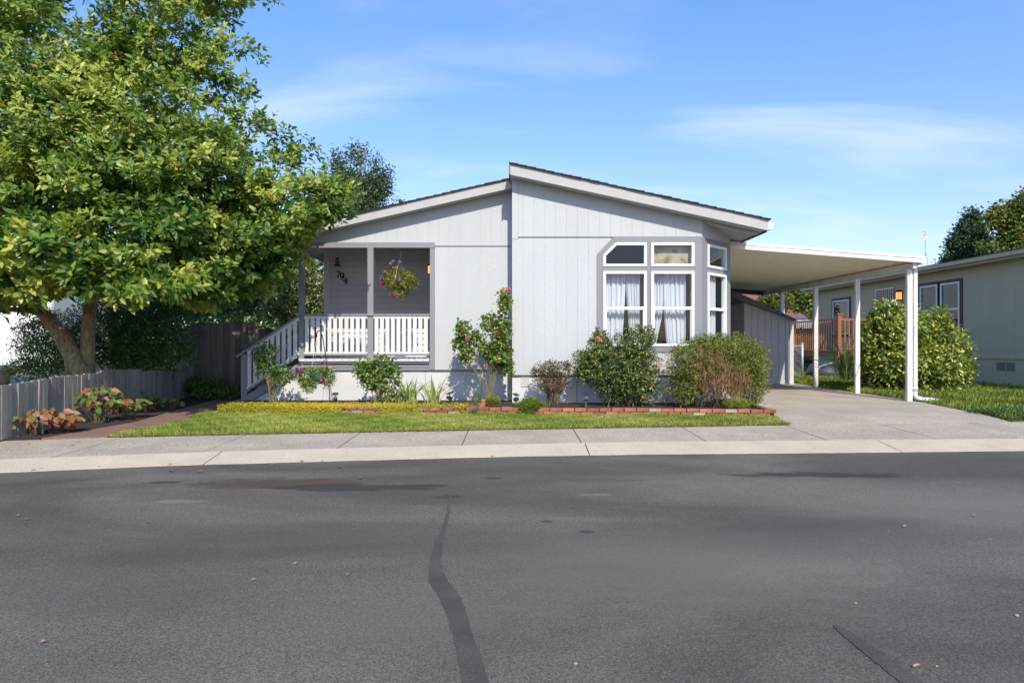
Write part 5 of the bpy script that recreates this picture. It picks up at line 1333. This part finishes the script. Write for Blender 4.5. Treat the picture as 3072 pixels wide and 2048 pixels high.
# hydrangea-like plants with large leaves: each leaf its own part
def broad(label, px, py_top, py_bot, Y, wpx, n, tint, Lf=.13):
    b0 = (X(px, Y), Y, -.04); top = Zc(py_top, Y); t_ = thing('broad_leaved_plant', label, 'plant', 'broad leaved plants by the low fence')
    c = []; 
    for k in range(int(n * 1.5)):
        a_ = random.uniform(0, 2 * math.pi); r_ = (random.random() ** .5) * wpx / 2 * Y / F; h = top * (1 - .30 * (r_ / (wpx / 2 * Y / F)) ** 1.5) * random.uniform(.45, 1.08)
        c.append((b0[0] + r_ * math.cos(a_), b0[1] + r_ * math.sin(a_) * .8, h))
        q = np.array([c[-1]]); dd = np.array([[math.cos(a_) * .9 + random.gauss(0, .4), -.35 + random.gauss(0, .3), random.gauss(-.45, .35)]]); nn = np.array([[random.gauss(0, .4), -.9 + random.gauss(0, .3), .75]])
        L_ = Lf * random.uniform(.7, 1.15)
        leaves('leaf', q, dd, nn, L_, L_ * .62, [min(1, max(0, random.gauss(*tint)))], HYDL, t_, .22, False, kind=None)
    stems('stems', b0, c[::3], TWIG, t_, .006, .003, .05)
broad('rust red broad leaved plant nearest the sidewalk corner', 105, 1225, 1310, 8.3, 160, 46, (.72, .18))
broad('coppery broad leaved plant beside the pale spotlight', 172, 1232, 1308, 8.45, 105, 36, (.80, .12))
broad('tallest green and pink broad leaved plant against the low fence', 300, 1158, 1272, 9.5, 130, 56, (.38, .25))
broad('smaller green broad leaved plant right of the tallest one', 385, 1185, 1265, 10.0, 95, 38, (.42, .25), .12)
broad('yellowish broad leaved plant in the middle of the fence bed', 455, 1180, 1235, 11.0, 65, 26, (.25, .2), .11)
broad('farthest small broad leaved plant before the tall fence', 510, 1190, 1235, 11.2, 65, 24, (.3, .2), .11)

# white trailer at the far left
wt = thing('white_trailer', 'white camper trailer parked beyond the shrubs at the far left', 'trailer')
B().box(-17.5, -11.9, 16.0, 18.4, .55, 3.0).build('body', mat('white_trailer_paint', (.80, .80, .80), .4), wt, bevel=.08)
B().box(-17.4, -11.96, 16.06, 18.3, .30, .545).build('skirt', mat('grey_skirt', (.25, .26, .28), .6), wt)
for xw in (-13.0, -16.2):
    w_ = B().tube([(xw - .06, 15.72, .30), (xw + .08, 15.88, .30)], .30, 20).build('wheel', TYRE, wt, True)
    B().tube([(xw - .075, 15.70, .30), (xw - .062, 15.715, .30)], .16, 16).build('rim', STEELG, w_, True)
for z in (1.0, 1.4, 1.8, 2.2, 2.6):
    B().box(-17.3, -12.1, 15.992, 15.999, z, z + .02).build('side_moulding', VINYL, wt)

# ------------------------------------------------------------------ far background
def tree(name, label, px, Y, blobs, n_cl, m, L, W, tint, base_px=None, tr_r=.15, per=8, size=.10, cat='tree', shell=.5):
    t_ = thing(name, label, cat)
    x = X(base_px or px, Y); zt = max(b_[2] for b_ in blobs)
    B().tube([(x, Y, -.1), (x + .1, Y, zt * .5), (x, Y, zt)], [tr_r, tr_r * .7, tr_r * .2], 8).build('trunk', BARK, t_, True)
    o, c = foliage('crown', blobs, n_cl, per, size, m, t_, L, W, tint, shell, simple=True)
    bb = B()
    for i in rng.choice(len(c), 18, replace=False):
        q = Vector(c[i]); s_ = Vector((x, Y, max(.5, q.z * .6))); bb.tube([s_, q], [tr_r * .3, .01], 5, False)
    bb.build('branches', TWIG, t_)
    return t_
PEAR = leafmat('pear_leaf', [(0, (0.042, 0.077, 0.035)), (.6, (0.105, 0.154, 0.049)), (.93, (0.210, 0.238, 0.070)), (1, (0.490, 0.140, 0.070))], .5, .25)
tree('pear_tree', 'slender tree rising behind the left roof slope', 1080, 19, [bl(1040, 545, 19, 30, 62), bl(1085, 580, 19, 62, 60), bl(1120, 550, 19, 30, 55), bl(1075, 480, 19, 16, 42), bl(1012, 520, 19, 18, 60), bl(1150, 560, 19, 20, 50), bl(1070, 640, 19, 100, 60), bl(1195, 608, 19, 12, 10), bl(1060, 455, 19, 7, 30), bl(1092, 460, 19, 8, 28), bl(1045, 470, 19, 6, 26), bl(1128, 490, 19, 8, 30), bl(1170, 520, 19, 8, 22), bl(1010, 475, 19, 8, 30)], 1100, PEAR, .085, .038, (.4, .2), size=.09, per=6, shell=.35)
tree('conifer_tree', 'dark blue green conifer above the khaki house roof', 2915, 42, [bl(2917, 660, 42, 14, 24), bl(2910, 700, 42, 28, 32), bl(2905, 745, 42, 42, 38), bl(2940, 760, 42, 50, 28), bl(2880, 775, 42, 28, 24), bl(2870, 700 + 30, 42, 14, 16), bl(2960, 735, 42, 22, 14), bl(2850, 790, 42, 22, 10)], 1500, CONL, .22, .09, (.4, .25), tr_r=.2, size=.22)
tree('maple_tree', 'yellowing broadleaf tree above the khaki roof at the right edge', 3060, 38, [bl(3045, 670, 38, 45, 35), bl(3000, 640, 38, 32, 22), bl(3055, 625, 38, 28, 26), bl(3110, 640, 38, 60, 75), bl(3030, 720, 38, 40, 16), bl(2985, 745, 38, 50, 12), bl(3065, 745, 38, 55, 22), bl(2970, 668, 38, 24, 14)], 620, AUTL, .22, .13, (.40, .20), tr_r=.25, size=.20)
tree('garden_tree', 'round yellow green tree behind the carport posts', 2440, 36, [bl(2420, 895, 36, 42, 40), bl(2460, 860, 36, 40, 45), bl(2520, 850, 36, 80, 30), bl(2620, 830, 36, 80, 22), bl(2390, 890, 36, 20, 25)], 900, AUTL, .22, .13, (.42, .2), tr_r=.2, size=.2)
tree('garden_tree', 'small tree between the shed roof and the red roof', 2310, 30, [bl(2310, 915, 30, 30, 22), bl(2345, 905, 30, 18, 26), bl(2290, 930, 30, 36, 14)], 260, AUTL, .15, .09, (.42, .2), tr_r=.12, size=.14)
tree('distant_tree', 'dark tree over the ridge of the red roofed house', 2290, 62, [bl(2290, 880, 62, 45, 22), bl(2320, 875, 62, 30, 20)], 500, CONL, .35, .18, (.4, .2), tr_r=.3, size=.35)
rh = thing('red_roof_house', 'far house with red brown shingled roof seen under the carport', 'house')
a0 = P(2180, 960, 45); a1 = P(2500, 960, 45)
B().box(a0.x, a1.x, 45, 53, -.1, a0.z).build('wall', NSIDE, rh)
zt = Zc(878, 49)
B().prism([(a0.x - .4, 44.6, a0.z), (a1.x + .3, 44.6, a0.z), (a1.x + .3, 53.4, a0.z), (a0.x - .4, 53.4, a0.z)], [(a0.x + 1, 49, zt), (X(2395, 49), 49, zt), (X(2395, 49), 49.1, zt), (a0.x + 1, 49.1, zt)]).build('roof', ROOFR, rh)
B().box(a0.x - .4, a1.x + .3, 44.5, 44.6, a0.z - .18, a0.z + .05).build('gutter', VINYL, rh)
wr = thing('white_roofed_outbuilding', 'low outbuilding with bright white roof behind the deck', 'outbuilding')
q0 = P(2390, 985, 33); q1 = P(2590, 985, 33)
B().box(q0.x, q1.x, 33, 37, -.1, q0.z).build('wall', NSIDE, wr)
B().prism([(q0.x - 2.5, 32.7, q0.z), (q1.x, 32.7, q0.z), (q1.x, 32.7, q0.z + .12), (q0.x - 2.5, 32.7, q0.z + .12)], [(q0.x - 2.5, 37.5, Zc(958, 37.5)), (q1.x, 37.5, Zc(958, 37.5)), (q1.x, 37.5, Zc(958, 37.5) + .12), (q0.x - 2.5, 37.5, Zc(958, 37.5) + .12)]).build('roof', WHITE, wr)
hedge('far_hedge', 'distant dark hedge closing the view behind the deck', [(X(2450, 30), 30, .8, 3.5, .8, 1.0), (X(2300, 30), 30, .7, 2.5, .8, 1.0)], 700, DARKL, .16, .08, (X(2450, 30), 30, -.05), (.5, .2), size=.14, nst=8, cat='hedge')
hedge('far_shrubbery', 'distant trees closing the view behind the magnolia trunk', [(-16, 27, 2.0, 6, 2, 3.0), (-24, 27, 2, 5, 2, 2.5), (-9, 25, 1.8, 4, 1.5, 3.0), (-6.5, 29, 1.8, 3, 1.5, 3.2)], 3000, DARKL, .22, .12, (-15, 27, -.05), (.35, .2), size=.2, nst=12, cat='trees', r0=.06)

# ------------------------------------------------------------------ fallen leaves and pebbles
FALL = mat('dry_leaf', (.34, .22, .12), .8, .5, 30, (.22, .13, .07), objrand=.3)
def fallen(px, py, s=1.0, z=-.146, hh=1.35, label='curled tan leaf lying on the asphalt'):
    Y = (CAMH - z) * F / (py - 1024); x = X(px, Y); L_ = .066 * s; a_ = random.uniform(-.6, .6); W_ = .028 * s
    v = [(-L_ / 2, 0, .002), (-L_ * .1, -W_ / 2, .012), (-L_ * .05, 0, .003), (-L_ * .1, W_ / 2, .012), (L_ * .3, -W_ * .3, .016), (L_ * .3, W_ * .3, .014), (L_ / 2, 0, .012)]
    f = [(0, 1, 2), (0, 2, 3), (1, 4, 2), (2, 5, 3), (2, 4, 6), (2, 6, 5)]
    o = B().add(v, f).build('fallen_leaf', FALL); o.location = (x, Y, z + .003); o.rotation_euler = (0, 0, a_)
    return tag(o, label, 'leaf', 'fallen leaves on the road and sidewalk')
LV = [(512, 1415, 1), (600, 1416, 1), (1020, 1403, 1.2), (1082, 1435, 1), (295, 1402, .8), (820, 1395, .8), (905, 1385, .7), (120, 1408, 1), (100, 1412, .9), (50, 1549, .7), (76, 1560, .6), (443, 1569, .7), (760, 1743, .5), (125, 1930, .5), (885, 1693, .35), (1043, 1727, .3), (1477, 1370, .6), (1850, 1368, .5), (2715, 1581, .5), (2750, 2003, .5), (2970, 1622, .4), (2925, 1549, .6), (510, 1395, .7), (967, 1385, .6)]
places = ['left of the two close together near the kerb', 'right of the two close together near the kerb', 'large one below the kerb, left of the house corner', 'beside the dark patches left of the crack seal', 'touching the kerb edge above the first dark patch',
  'below the kerb before the brown stain', 'tiny one against the kerb under the hanging basket', 'leftmost against the kerb edge', 'second from the left against the kerb edge', 'pale one farthest left on the open road',
  'whitish one beside the farthest left pale leaf', 'cream one below the pale scuff at left', 'lone one in the middle of the left half', 'nearest the camera at lower left', 'yellow speck right of the lone left leaf', 'speck just left of the crack seal bend',
  'at the kerb joint in the middle', 'at the kerb right of the middle joint', 'white scrap in the right part of the road', 'orange one beside the short crack seal at lower right', 'small scrap near the right edge', 'reddish twig like one near the right edge', 'overlapping the left of the two close together', 'near the kerb below the green basket']
for (px, py, s), d_ in zip(LV, places):
    fallen(px, py, s, label='dry tan leaf on the road, ' + d_)
SW = [(85, 1333, .8, 'tan leaf on the sidewalk slab at the far left'), (217, 1338, .8, 'brown leaf on the sidewalk below the pale spotlight'), (252, 1373, 1.0, 'curled leaf on the sand coloured kerb at left'), (698, 1302, .7, 'leaf on the sidewalk joint beside the lawn'), (1032, 1272, .6, 'tiny brown leaf on the lawn below the yellow creeper'), (235, 1328, .7, 'leaf at the end of the brick path')]
for px, py, s, l_ in SW:
    fallen(px, py, s, z=-.075 if py < 1360 else -.11, label=l_)
STONE = mat('pale_pebble', (.27, .25, .22), .8, .3, 40)
for k, (px, py, s, l_) in enumerate(((3050, 1848, 1, 'largest pebble at the right edge of the road'), (1727, 1992, .8, 'pale pebble low in the middle of the road'), (2567, 1810, .7, 'dark little pebble above the short crack seal'), (2810, 1999, .6, 'pebble right of the short crack seal'), (2666, 1592, .4, 'smallest pebble beside the white scrap'))):
    Y = 1.35 * F / (py - 1024); o = B().lathe((0, 0, 0), [(.004, 0), (.009, .003), (.008, .009), (.003, .012)], 7).build('pebble', STONE, None, True)
    o.location = (X(px, Y), Y, -.150); o.scale = (s * 1.3, s, s); tag(o, l_, 'pebble', 'pebbles on the road')
